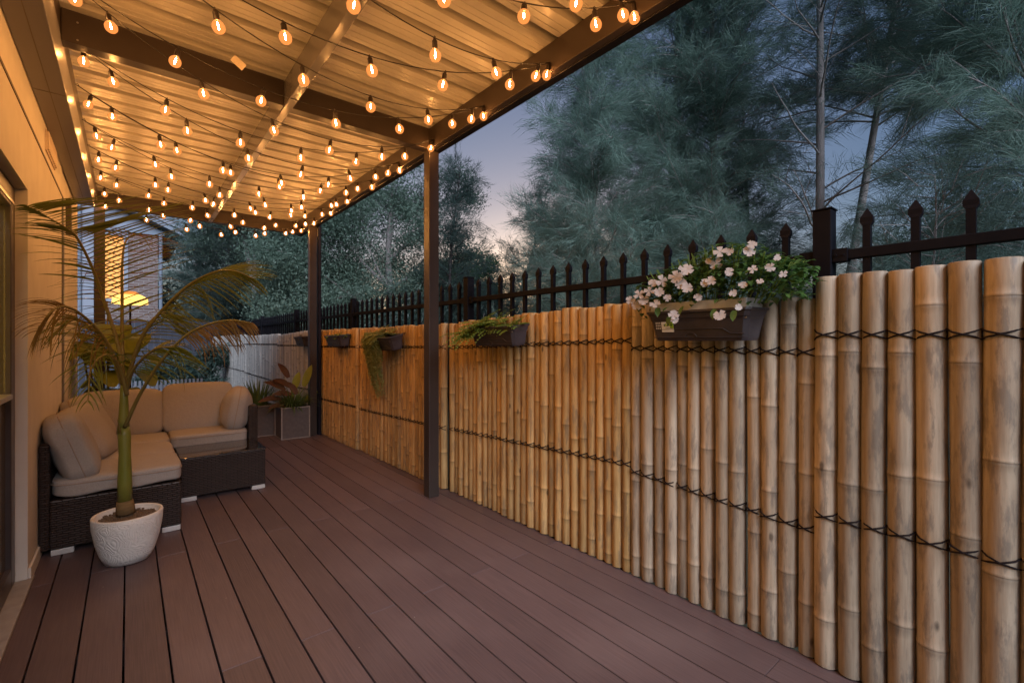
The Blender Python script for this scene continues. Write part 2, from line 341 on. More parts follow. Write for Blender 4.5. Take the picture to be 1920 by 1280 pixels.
# ------------------------------------------------------------------ house wall with sliding door
WX = -.40
hw = thing('house_wall', 'cream rendered house wall with sliding glass door behind the sofa', 'house wall', (WX, 3.0, 0))
mb = MB(); mb.box(WX-.12, WX, -.7, 3.45, 2.035, 2.9); mb.box(WX-.12, WX, 3.45, 5.06, -.3, 2.9)
mb.build('wall', M['render_wall'], hw)
MB().box(WX-.02, WX+.004, -.7, 5.9, 2.384, 2.398).build('groove_trim', M['groove'], hw)
mb = MB(); mb.box(WX-.10, WX-.006, 5.063, 6.62, -.3, 2.9); mb.build('wall_return', M['render_wall'], hw)
MB().box(WX-.03, WX+.012, 5.04, 5.10, -.3, 2.37).build('corner_trim', M['fascia'], hw, bevel=.004)
MB().box(WX-.02, WX+.03, 5.42, 5.50, 2.16, 2.46).build('wall_bracket', M['frame'], hw, bevel=.005)
MB().box(WX+.001, WX+.012, 3.452, 4.02, 0.001, .075).build('skirting', M['render_wall'], hw, bevel=.003)
MB().box(WX-.11, WX+.02, -.7, 3.50, .001, .022).build('door_sill', M['sill'], hw, bevel=.004)
vb = MB(); vb.box(WX, WX+.008, 4.10, 4.56, 2.45, 2.58)
for k in range(9): vb.box(WX+.008, WX+.018, 4.11+k*.05, 4.14+k*.05, 2.46, 2.57)
vb.build('wall_vent', M['tag'], hw)
door = MB()
FX0, FX1 = WX-.095, WX-.045
door.box(FX0, FX1, 3.36, 3.448, .024, 2.033); door.box(FX0, FX1, -.7, 3.36, 1.965, 2.033); door.box(FX0, FX1, -.7, 3.36, .024, .06)
dr = door.build('door_frame', M['frame'], hw, bevel=.004)
sash = MB(); sash.box(FX0+.012, FX1+.006, 3.305, 3.357, .063, 1.962); sash.box(FX0+.012, FX1+.006, -.7, 3.304, 1.91, 1.962); sash.box(FX0+.012, FX1+.006, -.7, 3.304, .063, .14)
sash.build('door_sash', M['frame'], dr, bevel=.004)
MB().box(FX0+.014, FX1+.012, -.7, 3.303, .968, .994).build('mid_rail', M['alu'], dr, bevel=.005)
MB().box(FX1+.006, FX1+.011, -.7, 3.36, 1.926, 1.938).build('track_strip', M['alu'], dr)
MB().box(FX0+.03, FX0+.036, -.7, 3.303, 1.003, 1.908).build('door_glass', M['doorglass'], dr)
MB().box(FX0+.03, FX0+.036, -.7, 3.303, .142, .953).build('lower_panel', M['darkpanel'], dr)
V = []; F = []
for i in range(160):
    y = -.7+i*.029; x = FX0-.06+.02*math.sin(i*1.9)
    V += [(x, y, .9), (x, y, 2.05)]
    if i: F.append((2*i-2, 2*i-1, 2*i+1, 2*i))
MB().add(V, F).build('curtain', M['curtain'], hw)
MB().box(WX-.6, WX-.45, -.8, 4, -.3, 2.9).build('room_wall', M['render_wall'], hw)
local(hw)

# ------------------------------------------------------------------ patio roof
RZ = EYE+1.70            # underside of roof sheet pans
BB = EYE+1.53            # underside of beams
pr = thing('patio_roof', 'brown steel patio roof with corrugated cream sheeting over the deck', 'patio roof', (1.9, 3.27, 0))
V = []; F = []; prof = []; y = -.38; T = .0
while y < 7.16:
    prof += [(y, 0), (y+.040, 0), (y+.042, .003), (y+.047, .003), (y+.049, 0), (y+.084, 0), (y+.086, .003), (y+.091, .003), (y+.093, 0), (y+.124, 0), (y+.130, .080), (y+.176, .080), (y+.184, 0)]; y += .190
for (y, z) in prof: V += [(-.30, y, RZ+z), (1.95, y, RZ+z)]
for i in range(len(prof)-1): F.append((2*i, 2*i+2, 2*i+3, 2*i+1))
sh = MB().add(V, F).build('roof_sheet', M['roof'], pr)
sm = sh.modifiers.new('solid', 'SOLIDIFY'); sm.thickness = .0012; sm.offset = 1
MB().box(1.85, 1.897, -.35, 7.16, BB, RZ-.003).build('edge_beam', M['beam'], pr, bevel=.003)
gut = MB(); gut.box(1.899, 1.955, -.37, 7.18, BB-.003, RZ+.05); gut.build('gutter', M['gutterdark'], pr, bevel=.004)  # dark strip added as the unlit underside of the edge beam
for (y, x0) in ((3.27, -.262), (7.02, -.262), (-.34, -.262)):
    MB().box(x0, .782, y, y+.08, BB+.001, RZ-.004).build('cross_beam', M['beam'], pr, bevel=.003)
    MB().box(.834, 1.849, y, y+.08, BB+.001, RZ-.004).build('cross_beam', M['beam'], pr, bevel=.003)
MB().box(.783, .833, -.25, 7.10, BB-.004, RZ-.005).build('centre_beam', M['centre'], pr, bevel=.003)
MB().box(-.300, -.264, -.35, 7.10, EYE+1.557, RZ-.006).build('wall_plate', M['beam'], pr, bevel=.003)
fb = MB(); fb.box(-.398, -.262, -.35, 6.3, EYE+1.36, EYE+1.555); f_ = fb.build('house_gutter', M['fascia'], pr, bevel=.004)
MB().box(-.330, -.327, -.35, 6.05, EYE+1.3585, EYE+1.36).build('seam', M['groove'], f_)
MB().box(-.396, -.265, 3.56, 3.563, EYE+1.3580, EYE+1.3595).build('joint', M['groove'], f_)
for (x, y) in ((1.85, 3.27), (1.85, 6.42)):
    MB().box(x, x+.089, y, y+.089, .001, BB-.001).build('post', M['beam'], pr, bevel=.004)
MB().box(-.29, -.20, 6.93, 7.018, -.3, BB+.15).build('post', M['beam'], pr, bevel=.004)
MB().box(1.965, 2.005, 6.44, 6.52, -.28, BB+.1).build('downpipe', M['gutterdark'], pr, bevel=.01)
for (x, y, z) in ((-.2, 3.268, BB+.02), (-.2, 3.268, BB+.11)):
    MB().lathe([(.005, 0), (.004, .003)], n=8).build('screw_head', M['alu'], pr, loc=None).matrix_world = Matrix.Translation((x, y, z))@Matrix.Rotation(R(90), 4, 'X')
local(pr)

# ------------------------------------------------------------------ string lights
def bulb_master():
    sk = MB().lathe([(.006, .004), (.008, .002), (.009, -.004), (.0135, -.008), (.0135, -.014), (.0125, -.016), (.0135, -.018), (.0135, -.040), (.012, -.044)], n=12)
    hook = [(0, math.cos(t)*.006, .008+math.sin(t)*.006) for t in np.linspace(-.8, 4, 8)]
    sk.tube(hook, .0022, 6)
    gl = MB().lathe([(.0115, -.042), (.016, -.047), (.0235, -.055), (.0285, -.066), (.0292, -.076), (.0262, -.088), (.018, -.098), (.008, -.1025), (.001, -.103)], n=16)
    fl = MB().lathe([(.0010, -.050), (.0032, -.060), (.0038, -.072), (.0028, -.080), (.001, -.086)], n=6)
    def me(mb, nm, m):
        a = bpy.data.meshes.new(nm); a.from_pydata(mb.v, [], mb.f); a.polygons.foreach_set('use_smooth', [True]*len(a.polygons)); a.materials.append(M[m]); return a
    return me(sk, 'socket', 'socket'), me(gl, 'bulb', 'bulbglass'), me(fl, 'filament', 'filament')
ME_SOCK, ME_BULB, ME_FIL = bulb_master()
FH = [(1.85, 0.10, 1.60), (1.85, 0.70, 1.60), (1.85, 1.325, 1.61), (1.85, 1.895, 1.586), (1.85, 2.529, 1.586), (1.85, 3.20, 1.586), (1.85, 3.80, 1.586), (1.85, 4.40, 1.586), (1.85, 5.0, 1.586), (1.85, 5.6, 1.586), (1.85, 6.2, 1.586), (1.85, 6.75, 1.586)]
HH = [(-.255, .35, 1.66), (-.255, .95, 1.66), (-.255, 1.60, 1.66), (-.255, 2.25, 1.66), (-.255, 2.88, 1.66), (-.255, 3.45, 1.64), (-.255, 4.09, 1.65), (-.255, 4.68, 1.64), (-.255, 5.23, 1.63), (-.255, 5.82, 1.62), (-.255, 6.40, 1.62), (-.255, 6.90, 1.60)]
def hang(parent, p, q, phase, sag, spacing=.365, end=False):
    "one leg of cord from p to q with bulbs; returns points"
    p = Vector(p); q = Vector(q); Ls = (q-p).length; n = 26
    def pt(t): a = p.lerp(q, t); a.z -= sag*4*t*(1-t); return a
    pts = [pt(i/n) for i in range(n+1)]
    s = phase
    stops = []
    while s < Ls-.10: stops.append(s); s += spacing*random.uniform(.96, 1.04)
    if end: stops.append(Ls-.012)
    for s in stops:
        t = s/Ls; c = pt(t); c.z -= .006
        bo = bpy.data.objects.new('bulb', ME_BULB); COL.objects.link(bo); bo.parent = parent
        tilt = random.uniform(-.26, .26); tx = (pt(min(1, t+.02))-pt(max(0, t-.02))); rot = math.atan2(tx.y, tx.x)
        bo.location = c-parent.location; bo.scale = (.89, .89, .89); bo.rotation_euler = (tilt, random.uniform(-.22, .22), rot)
        for nm, me in (('socket', ME_SOCK), ('filament', ME_FIL)):
            k = bpy.data.objects.new(nm, me); COL.objects.link(k); k.parent = bo
    return pts
SL = ['string of globe lights just behind the camera',
      'nearest string of globe lights, above the camera and leaving the frame at the top',
      'string of warm globe lights that meets the edge beam at the top of the photo',
      'string of globe lights hooked to the edge beam above the tall dark pines',
      'string of globe lights that crosses the centre beam and carries a small paper tag',
      'string of globe lights that ends on the edge beam directly above the middle post',
      'string of globe lights just beyond the middle cross beam',
      'string of globe lights two hooks beyond the middle post',
      'string of globe lights three hooks beyond the middle post',
      'string of small globe lights third from the far cross beam',
      'string of small globe lights second from the far cross beam',
      'farthest string of globe lights, hanging in front of the far cross beam']
def e_(p): return (p[0], p[1], p[2]+EYE)
for i, f in enumerate(FH):
    st = thing('string_lights', SL[i], 'string lights', e_(f), 'warm festoon strings zigzagging under the patio roof')
    mb = MB()
    for k, (hi, ph) in enumerate(((i, .06), (i-1, .17))):
        if hi < 0: continue
        hp = HH[hi]
        sg = (.30 if i < 7 else .24 if i < 9 else .17)+.03*random.random()
        ph += .015*random.random()
        pts = hang(st, e_(hp), e_(f), ph, sg, end=(k == 0))
        mb.tube([p-st.location for p in pts], .0026, 5)
        mb.tube([Vector(e_(hp))-st.location+Vector((-.008, .0, .0)), Vector(e_(hp))-st.location+Vector((.006, 0, .012)), Vector(e_(hp))-st.location+Vector((.012, 0, -.004))], .0022, 5)
    mb.tube([(0, 0, 0), (-.010, 0, -.012), (-.004, 0, -.022)], .003, 5)
    mb.build('cord', M['cord'], st, smooth=True)
    if i == 4:
        tg = MB().box(-.018, .018, -.001, .001, -.035, .035).build('paper_tag', M['tag'], st)
        q = at(447, 118, 2.36); tg.location = q-st.location; tg.rotation_euler = (R(10), R(-48), -YAW)

# ------------------------------------------------------------------ bamboo screens
FXC = 2.105     # centre line of poles (front faces near X = 2.07)
def pole_mesh(r, z0, z1, rnd):
    nseg = 14; prof = []; z = z0+rnd.uniform(.02, .32); nds = []
    while z < z1-.05: nds.append(z); z += rnd.uniform(.34, .62)
    zs = {z0: (1, .8), z1-.004: (1, .85), z1: (.94, .8)}
    for a in nds:
        for dz, k, tn in ((-.030, 1.0, .96), (-.010, 1.02, .82), (-.004, 1.045, .70), (-.0015, 1.02, .55), (.001, 1.02, .6), (.004, 1.05, .95), (.009, 1.01, 1.12), (.03, .995, 1.05)): zs[a+dz] = (k, tn)
    for q in np.arange(z0+.1, z1-.05, .12):
        if all(abs(q-a) > .035 for a in nds): zs[float(q)] = (rnd.uniform(.985, 1.01), rnd.uniform(.9, 1.06))
    ks = sorted(z for z in zs if z0 <= z <= z1); V = []; F = []; c = []
    bx, by = rnd.uniform(-.0015, .0015), rnd.uniform(-.003, .003)
    for z in ks:
        k, tn = zs[z]; tt = (z-z0)/(z1-z0); ox = bx*math.sin(tt*3.1)*2; oy = by*math.sin(tt*2.6+1)*2
        for q in range(nseg):
            a = 2*math.pi*q/nseg; V.append((ox+r*k*math.cos(a), oy+r*k*math.sin(a), z)); c.append(tn)
    for i in range(len(ks)-1):
        for q in range(nseg): F.append((i*nseg+q, i*nseg+(q+1) % nseg, (i+1)*nseg+(q+1) % nseg, (i+1)*nseg+q))
    F.append(tuple((len(ks)-1)*nseg+q for q in range(nseg)))
    return V, F, c
def screen(label, y0, y1, zt0, zt1, lash, m, dmin, dmax, xc=FXC, zb=.004, seed=0):
    rnd = random.Random(seed)
    t = thing('bamboo_screen', label, 'bamboo screen', (xc, y0, 0), 'bamboo screens along the deck')
    y = y0; ps = []
    while y < y1-dmin*.6:
        dd = rnd.uniform(dmin, dmax); dd = min(dd, y1-y) if y1-y > dmin*.8 else dd
        r = dd/2*1.05; yc = y+dd/2; f = (yc-y0)/(y1-y0); zt = zt0+(zt1-zt0)*f+rnd.uniform(-.009, .009)
        V, F, c = pole_mesh(r, zb+rnd.uniform(0, .004), zt, rnd)
        o = MB().add(V, F, c).build('pole', M[m], t, smooth=True, tone=True)
        o.location = (rnd.uniform(-.004, .004)+(.035-r)*.6, yc-y0, 0); o.rotation_euler = (rnd.uniform(-.003, .003), 0, 0)
        ps.append((yc, r, o.location.x)); y += dd+rnd.uniform(0, .0022)
    for (za, zc) in lash:
        mb = MB()
        for sgn in (1, -1):
            pts = []
            for (yc, r, ox) in ps:
                z = za+(zc-za)*(yc-y0)/(y1-y0)
                for k in range(5):
                    ph = R(-78+39*k); pts.append((ox-(r+.0060)*math.cos(ph), yc-y0+(r+.0025)*math.sin(ph), z+sgn*(.018-.009*k)+rnd.uniform(-.0012, .0012)))
            mb.tube(pts, .0031, 5)
        mb.build('lashing', M['rope'], t, smooth=True)
    return t
Z = EYE
screen('pale weathered bamboo screen of thick poles nearest the camera, taller than the next', -.62, .645, Z+.262, Z+.243, [(Z+.018, Z+.026), (Z-.672, Z-.668)], 'bamboo_pale', .068, .084, xc=FXC-.012, seed=2)
screen('tan bamboo screen behind the flowering trough, next to the tall pale screen', .648, 1.515, Z+.168, Z+.214, [(Z-.043, Z-.034), (Z-.742, Z-.690)], 'bamboo_pale', .060, .074, seed=3)
screen('orange lit bamboo screen just in front of the middle post, holding the fern planter', 1.518, 3.37, Z+.216, Z+.150, [(Z+.006, Z-.052), (Z-.660, Z-.729)], 'bamboo', .056, .072, xc=FXC-.002, seed=4)
screen('orange bamboo screen just beyond the middle post, behind the trailing plant', 3.373, 5.24, Z+.150, Z+.146, [(Z-.046, Z-.062), (Z-.728, Z-.772)], 'bamboo', .054, .068, xc=FXC-.03, seed=5)
screen('orange bamboo screen ending at the far corner post of the deck', 5.243, 7.10, Z+.150, Z+.150, [(Z-.060, Z-.070), (Z-.752, Z-.785)], 'bamboo', .052, .066, xc=FXC-.06, seed=6)
screen('grey bamboo screen right behind the corner planters, past the warm light', 7.103, 9.0, Z+.16, Z+.11, [(Z-.06, Z-.07), (Z-.70, Z-.74)], 'bamboo_grey', .060, .075, xc=FXC-.04, zb=-.31, seed=7)
screen('grey bamboo screen in the middle of the unlit run behind the sofa', 9.003, 12.0, Z+.13, Z+.12, [(Z-.05, Z-.06), (Z-.72, Z-.70)], 'bamboo_grey', .064, .08, xc=FXC-.03, zb=-.31, seed=8)
screen('farthest grey bamboo screen, ending against the dark boards', 12.003, 17.2, Z+.16, Z+.14, [(Z-.10, Z-.11), (Z-.68, Z-.70)], 'bamboo_grey', .068, .085, xc=FXC-.03, zb=-.31, seed=9)

# ------------------------------------------------------------------ black steel picket fence
SX = 2.185
sf = thing('steel_fence', 'black steel picket fence with spear tops rising behind the bamboo screens', 'steel fence', (SX, .65, 0))
PY_ = [-1.92, .645, 3.205, 5.765, 8.325, 10.885, 13.445, 16.0]
for y in PY_:
    mb = MB().box(SX-.033, SX+.033, y-.033, y+.033, -.3, Z+.528)
    mb.build('post', M['steel'], sf, bevel=.004)
    MB().box(SX-.037, SX+.037, y-.037, y+.037, Z+.529, Z+.535).build('post_cap', M['steel'], sf, bevel=.002)
for a, b2 in zip(PY_[:-1], PY_[1:]):
    for zr in (Z+.322, -.02):
        MB().box(SX-.018, SX+.018, a+.034, b2-.034, zr, zr+.038).build('rail', M['steel'], sf, bevel=.003)
    for y, q in ((a+.034, 1), (b2-.034, -1)):
        if a > 6: continue
        mb = MB().box(SX-.024, SX+.024, min(y, y+q*.05), max(y, y+q*.05), Z+.315, Z+.367)
        for by in (.012, .037): mb.tube([(SX-.0235, y+q*by, Z+.341), (SX-.029, y+q*by, Z+.341)], .005, 8)
        mb.build('rail_bracket', M['steel'], sf, bevel=.001)
def picket(mb, y, x=SX):
    mb.box(x-.0125, x+.0125, y-.0125, y+.0125, -.2, Z+.445)
    c = Z+.445; a = .0135; b_ = .0205
    V = []; rings = [(a, a, c), (b_, b_*.55, c+.012), (b_*.98, b_*.55, c+.030), (.0015, .0015, c+.065)]
    for (wy, wx, z) in rings: V += [(x-wx, y-wy, z), (x+wx, y-wy, z), (x+wx, y+wy, z), (x-wx, y+wy, z)]
    F = [(0, 3, 2, 1)]
    for i in range(3):
        for k in range(4): F.append((4*i+k, 4*i+(k+1) % 4, 4*i+4+(k+1) % 4, 4*i+4+k))
    F.append((12, 13, 14, 15)); mb.add(V, F)
pm = MB(); picket(pm, 0, 0); pme = bpy.data.meshes.new('picket'); pme.from_pydata(pm.v, [], pm.f); pme.materials.append(M['steel'])
cnt = 0; rest = MB()
for a, b2 in zip(PY_[:-1], PY_[1:]):
    for k in range(1, 18):
        y = a+(b2-a)*k/18
        if y < -.35: continue
        if cnt < 100:
            o = bpy.data.objects.new('picket', pme); COL.objects.link(o); o.parent = sf; o.location = (SX, y, 0); cnt += 1
        else: picket(rest, y)
if rest.n: rest.build('far_pickets', M['steel'], sf)['kind'] = 'stuff'
local(sf)

# ------------------------------------------------------------------ sofa set
def cush_mesh(sx, sy, sz, e=5, n=14, puff=0.0):
    V = []; F = []; idx = {}
    def vid(p):
        k = tuple(round(c, 4) for c in p)
        if k not in idx:
            x, y, z = p; m_ = (abs(x)**e+abs(y)**e+abs(z)**e)**(1/e)
            q = Vector((x/m_, y/m_, z/m_))
            q.z *= 1+puff*(1-min(1, max(abs(x), abs(y)))**2)
            idx[k] = len(V); V.append((q.x*sx/2, q.y*sy/2, q.z*sz/2))
        return idx[k]
    for ax in range(3):
        for sg in (-1, 1):
            for i in range(n):
                for j in range(n):
                    qs = []
                    for (a, b_) in ((i, j), (i+1, j), (i+1, j+1), (i, j+1)):
                        c = [0, 0, 0]; c[ax] = sg; c[(ax+1) % 3] = -1+2*a/n; c[(ax+2) % 3] = -1+2*b_/n; qs.append(vid(c))
                    F.append(tuple(qs if sg > 0 else qs[::-1]))
    return V, F
def cushion(label, c, size, rot=(0, 0, 0), e=5, puff=.1, group='loose cushions on the wicker sofa', pipe='z', sag=0):
    V, F = cush_mesh(*size, e=e, puff=puff)
    if sag:
        V = [(x*(1-.10*(z/size[2]*2) if False else 1), y, z-sag*max(0, 1-(x/size[0]*2)**2)*(1 if z > 0 else 0)) for x, y, z in V]
    # soft uneven creases
    out = []
    for (x, y, z) in V:
        k = .006*math.sin(x*23+c[0]*9)*math.sin(y*19+c[1]*7)*math.sin(z*17+2); out.append((x+k, y+k*.7, z+k))
    t = thing('cushion', label, 'cushion', c, group); t.rotation_euler = rot
    MB().add(out, F).build('cover', M['cushion'], t, smooth=True)
    mb = MB(); sx, sy = size[0]/2, size[1]/2; pts = []
    for k in range(49):
        q = 2*math.pi*k/48; a = math.cos(q); b_ = math.sin(q); m_ = (abs(a)**e+abs(b_)**e)**(1/e); pts.append((a/m_*sx*1.003, b_/m_*sy*1.003, size[2]*.5*.42*(1 if puff < .2 else 0)))
    mb.tube(pts, .0035, 6, cap=False); mb.build('piping', M['piping'], t, smooth=True)
    return t
def module(label, x0, x1, y0, y1, backs):
    t = thing('wicker_sofa', label, 'wicker sofa', ((x0+x1)/2, (y0+y1)/2, 0), 'pieces of the wicker corner sofa')
    MB().box(x0, x1, y0, y1, .035, .325).build('seat_base', M['wicker'], t, bevel=.012)
    for (a, b_, c, d_) in backs: MB().box(a, b_, c, d_, .035, .655).build('backrest', M['wicker'], t, bevel=.014)
    for (fx, fy) in ((x0+.005, y0+.005), (x1-.105, y0+.005), (x0+.005, y1-.075), (x1-.105, y1-.075)):
        MB().box(fx, fx+.10, fy, fy+.07, .001, .034).build('foot', M['foot'], t, bevel=.004)
    local(t); return t
s1 = module('dark wicker sofa wing along the house wall, nearest the camera', -.352, .275, 3.78, 4.93, [(-.396, -.350, 3.775, 4.93)])
s2 = module('dark wicker sofa wing across the end of the deck, with arm beside the planters', -.352, .865, 4.94, 5.50, [(-.396, .87, 5.502, 5.575), (.867, .945, 4.90, 5.500)])
tb = thing('wicker_table', 'low wicker table with black glass top in front of the sofa arm', 'coffee table', (.62, 4.68, 0))
MB().box(.315, .905, 4.40, 4.925, .035, .335).build('table_body', M['wicker'], tb, bevel=.008)
MB().box(.309, .911, 4.394, 4.928, .3365, .345).build('table_top', M['glass'], tb, bevel=.003)
for (fx, fy) in ((.318, 4.403), (.803, 4.403), (.318, 4.85), (.803, 4.85)): MB().box(fx, fx+.1, fy, fy+.07, .001, .034).build('foot', M['foot'], tb, bevel=.004)
local(tb)
cushion('front seat cushion at the open end of the sofa, behind the palm pot', (-.035, 4.035, .382), (.63, .52, .11), e=9, puff=.04)
cushion('middle seat cushion of the sofa wing along the wall', (-.038, 4.565, .378), (.625, .53, .105), e=9, puff=.04)
cushion('corner seat cushion where the two sofa wings meet', (-.038, 5.10, .378), (.625, .53, .105), e=9, puff=.04)
cushion('seat cushion beside the sofa arm, just above the glass table', (.575, 5.12, .385), (.585, .46, .115), e=9, puff=.04)
cushion('plump back cushion nearest the camera, leaning on the wicker back by the wall', (-.272, 4.00, .600), (.42, .46, .17), (0, R(72), R(6)), e=5, puff=.25)
cushion('slumped back cushion second from the camera along the wall', (-.225, 4.50, .595), (.42, .44, .16), (0, R(60), R(-12)), e=5, puff=.25)
cushion('crumpled back cushion along the wall, farthest one, tucked into the corner', (-.235, 4.98, .62), (.42, .46, .16), (0, R(64), R(-8)), e=5, puff=.25)
cushion('wide back cushion left of the middle, beside the sofa corner', (-.04, 5.36, .61), (.60, .42, .14), (R(76), 0, 0), e=6, puff=.22)
cushion('taller back cushion right of the middle, facing the glass table', (.525, 5.35, .625), (.57, .46, .15), (R(76), 0, 0), e=6.5, puff=.22)
cushion('round fat end cushion leaning on the right arm of the sofa', (.80, 5.10, .61), (.42, .44, .20), (0, R(-80), R(-8)), e=3, puff=.3)

# ------------------------------------------------------------------ potted palm
PP = Vector((.0, 3.46, 0))
pp = thing('potted_palm', 'tall palm in a white embossed pot in front of the sofa', 'potted palm', PP)
mb = MB().lathe([(.075, .002), (.105, .006), (.125, .05), (.147, .13), (.160, .21), (.163, .262), (.160, .270), (.150, .270), (.145, .262), (.140, .225)], n=48, cap=True)
mb.build('pot', M['pot'], pp, smooth=True)
so_ = MB().lathe([(.141, .236), (.10, .243), (.05, .247), (.01, .248)], n=30).build('soil', M['soil'], pp, smooth=True)
gr = MB()
for k in range(260):
    a = random.uniform(0, 6.28); r_ = .135*math.sqrt(random.random()); z = .243; s_ = random.uniform(.003, .008)
    gr.box(r_*math.cos(a)-s_, r_*math.cos(a)+s_, r_*math.sin(a)-s_*.7, r_*math.sin(a)+s_*.7, z-.002, z+s_)
gr.build('bark_chips', M['soil'], pp)['kind'] = 'stuff'
def loc(u, v, d=2.68): return at(u, v, d)-PP
MB().tube([loc(236, 962), loc(235, 950), loc(234, 938)], [.046, .042, .038], 14).build('root_collar', M['husk'], pp, smooth=True)
MB().tube([loc(234.5, 938), loc(234, 900), loc(234, 850), loc(233, 815), loc(232, 800)], [.034, .034, .028, .031, .027], 16).build('trunk', M['shaft'], pp, smooth=True)
sh_ = MB().tube([loc(231, 812), loc(232, 790), loc(232.5, 750), loc(232, 700)], [.030, .026, .020, .014], 14)
sh_.leaf(loc(226, 815, 2.64), (-.2, 0, 1), .10, .05, droop=-.2, seg=3)
sh_.build('leaf_sheath', M['shaft'], pp, smooth=True)
def catmull(P, n):
    P = [Vector(p) for p in P]; P = [P[0]*2-P[1]]+P+[P[-1]*2-P[-2]]; out = []
    for i in range(1, len(P)-2):
        for k in range(n):
            t = k/n; a, b_, c, d_ = P[i-1:i+3]
            out.append(.5*((2*b_)+(c-a)*t+(2*a-5*b_+4*c-d_)*t*t+(-a+3*b_-3*c+d_)*t**3))
    out.append(P[-2]); return out
def frond(ctrl, start, nl, ll, droop, m='palm', wdt=.022, ang=.75, bent=.0, sd=1, updir=None, sides=(-1, 1), dirs=None):
    rnd = random.Random(sd); pts = catmull([loc(*c) for c in ctrl], 12); n = len(pts)
    fr = MB().tube(pts, [.009*(1-i/n)+.002 for i in range(n)], 6).build('frond', M['rachis'], pp, smooth=True)
    mb = MB(); i0 = int(n*start)
    for k in range(nl):
        t = k/(nl-1); i = i0+(n-1-i0)*t; a = int(min(i, n-2)); p = pts[a].lerp(pts[a+1], min(1, i-a))
        tg = (pts[min(n-1, a+2)]-pts[max(0, a-1)]).normalized()
        up = updir or Vector((0, 0, 1))
        sd_ = tg.cross(up)
        if sd_.length < .1: sd_ = Vector((1, 0, 0))
        sd_.normalize(); un = sd_.cross(tg)
        ln = ll*(math.sin(math.pi*min(1, .22+.70*t))**.8)*rnd.uniform(.85, 1.1)
        for q in sides:
            dr_ = tg*(ang+.5*t)+sd_*q*1.0+un*.22+Vector((rnd.uniform(-.08, .08), rnd.uniform(-.08, .08), rnd.uniform(-.08, .08)))
            if dirs: dr_ = Vector(dirs[0 if q < 0 else 1])*1.0+tg*(.15+.30*t)+Vector((rnd.uniform(-.06, .06), rnd.uniform(-.06, .06), rnd.uniform(-.05, .05)))
            dd = droop*rnd.uniform(.7, 1.3)+(1.8 if rnd.random() < bent else 0)
            end = (p+PP)+dr_.normalized()*ln
            if end.x < WX+.03:      # leaves stop short of the wall
                dr_.x = max(dr_.x, ((WX+.04)-(p+PP).x)/max(ln, .01)); 
            mb.leaf(p, dr_, ln, wdt*rnd.uniform(.8, 1.15), droop=dd, fold=.22, seg=7, prof=lambda s: (1-s)**.55*min(1, .35+4*s), up=Vector((-.35+rnd.uniform(-.3, .3), -.65+rnd.uniform(-.3, .3), .55+rnd.uniform(-.3, .3))).normalized())
    # keep every vertex in front of the wall
    mb.v = [(max(x, WX+.01-PP.x), y, z) for x, y, z in mb.v]
    mb.build('leaflets', M[m], fr, smooth=True)
    return fr
VN = Vector((-S_*.8, -C_*.8, .35)).normalized()    # fronds that open towards the deck
VW = Vector((-S_, -C_, .0))
frond([(232, 720, 2.68), (222, 650, 2.66), (192, 555, 2.6), (172, 500, 2.5), (148, 452, 2.38), (130, 432, 2.3), (85, 405, 2.12), (50, 388, 2.0)], .16, 44, .60, .12, bent=.02, sd=1, wdt=.017, dirs=((-.28, -1.1, -.22), (.75, .45, .30)))
frond([(233, 730, 2.68), (262, 640, 2.65), (294, 593, 2.62), (334, 551, 2.58), (365, 527, 2.55), (405, 509, 2.5), (440, 508, 2.46), (475, 522, 2.44)], .26, 36, .29, .35, bent=.03, sd=2, wdt=.011, dirs=((.7, .1, .40), (.8, -.3, -.55)))
frond([(234, 800, 2.66), (262, 740, 2.6), (300, 680, 2.52), (345, 632, 2.45), (385, 610, 2.4), (430, 600, 2.35), (470, 605, 2.3)], .50, 34, .24, .7, m='palmbrown', bent=.25, sd=3, wdt=.010, dirs=((.4, .7, -.1), (.5, -.5, -.5)))
frond([(231, 730, 2.69), (229, 640, 2.74), (229, 560, 2.82), (229, 500, 2.9), (236, 452, 3.0), (262, 440, 3.08), (285, 470, 3.12)], .18, 34, .36, .55, bent=.12, sd=4, m='palmbrown', wdt=.008, dirs=((-.8, .3, .2), (.9, .2, .15)))
frond([(229, 720, 2.67), (205, 650, 2.55), (165, 600, 2.38), (125, 575, 2.2), (95, 585, 2.08), (75, 620, 2.0)], .2, 32, .34, .5, bent=.15, sd=5, m='palmbrown', wdt=.008, dirs=((-.5, -.6, .3), (-.2, -.8, -.5)))
frond([(230, 720, 2.68), (215, 670, 2.72), (180, 620, 2.78), (140, 600, 2.85), (110, 620, 2.9)], .2, 28, .40, .35, bent=.1, sd=6, wdt=.010, dirs=((-.6, .5, .25), (-.5, -.7, -.1)))
frond([(236, 730, 2.7), (258, 650, 2.78), (285, 600, 2.86), (310, 590, 2.92), (330, 620, 2.95)], .2, 28, .36, .4, bent=.1, sd=7, wdt=.010, dirs=((.4, .8, .3), (.8, -.4, -.1)))
frond([(238, 740, 2.66), (225, 690, 2.6), (200, 665, 2.5), (172, 690, 2.4), (165, 750, 2.35)], .3, 14, .22, .8, bent=.1, sd=8, wdt=.010)
frond([(236, 735, 2.67), (252, 690, 2.6), (290, 655, 2.5), (330, 650, 2.45)], .3, 24, .34, .4, bent=.1, sd=9, wdt=.010, dirs=((.2, .9, .2), (.7, -.5, -.2)))

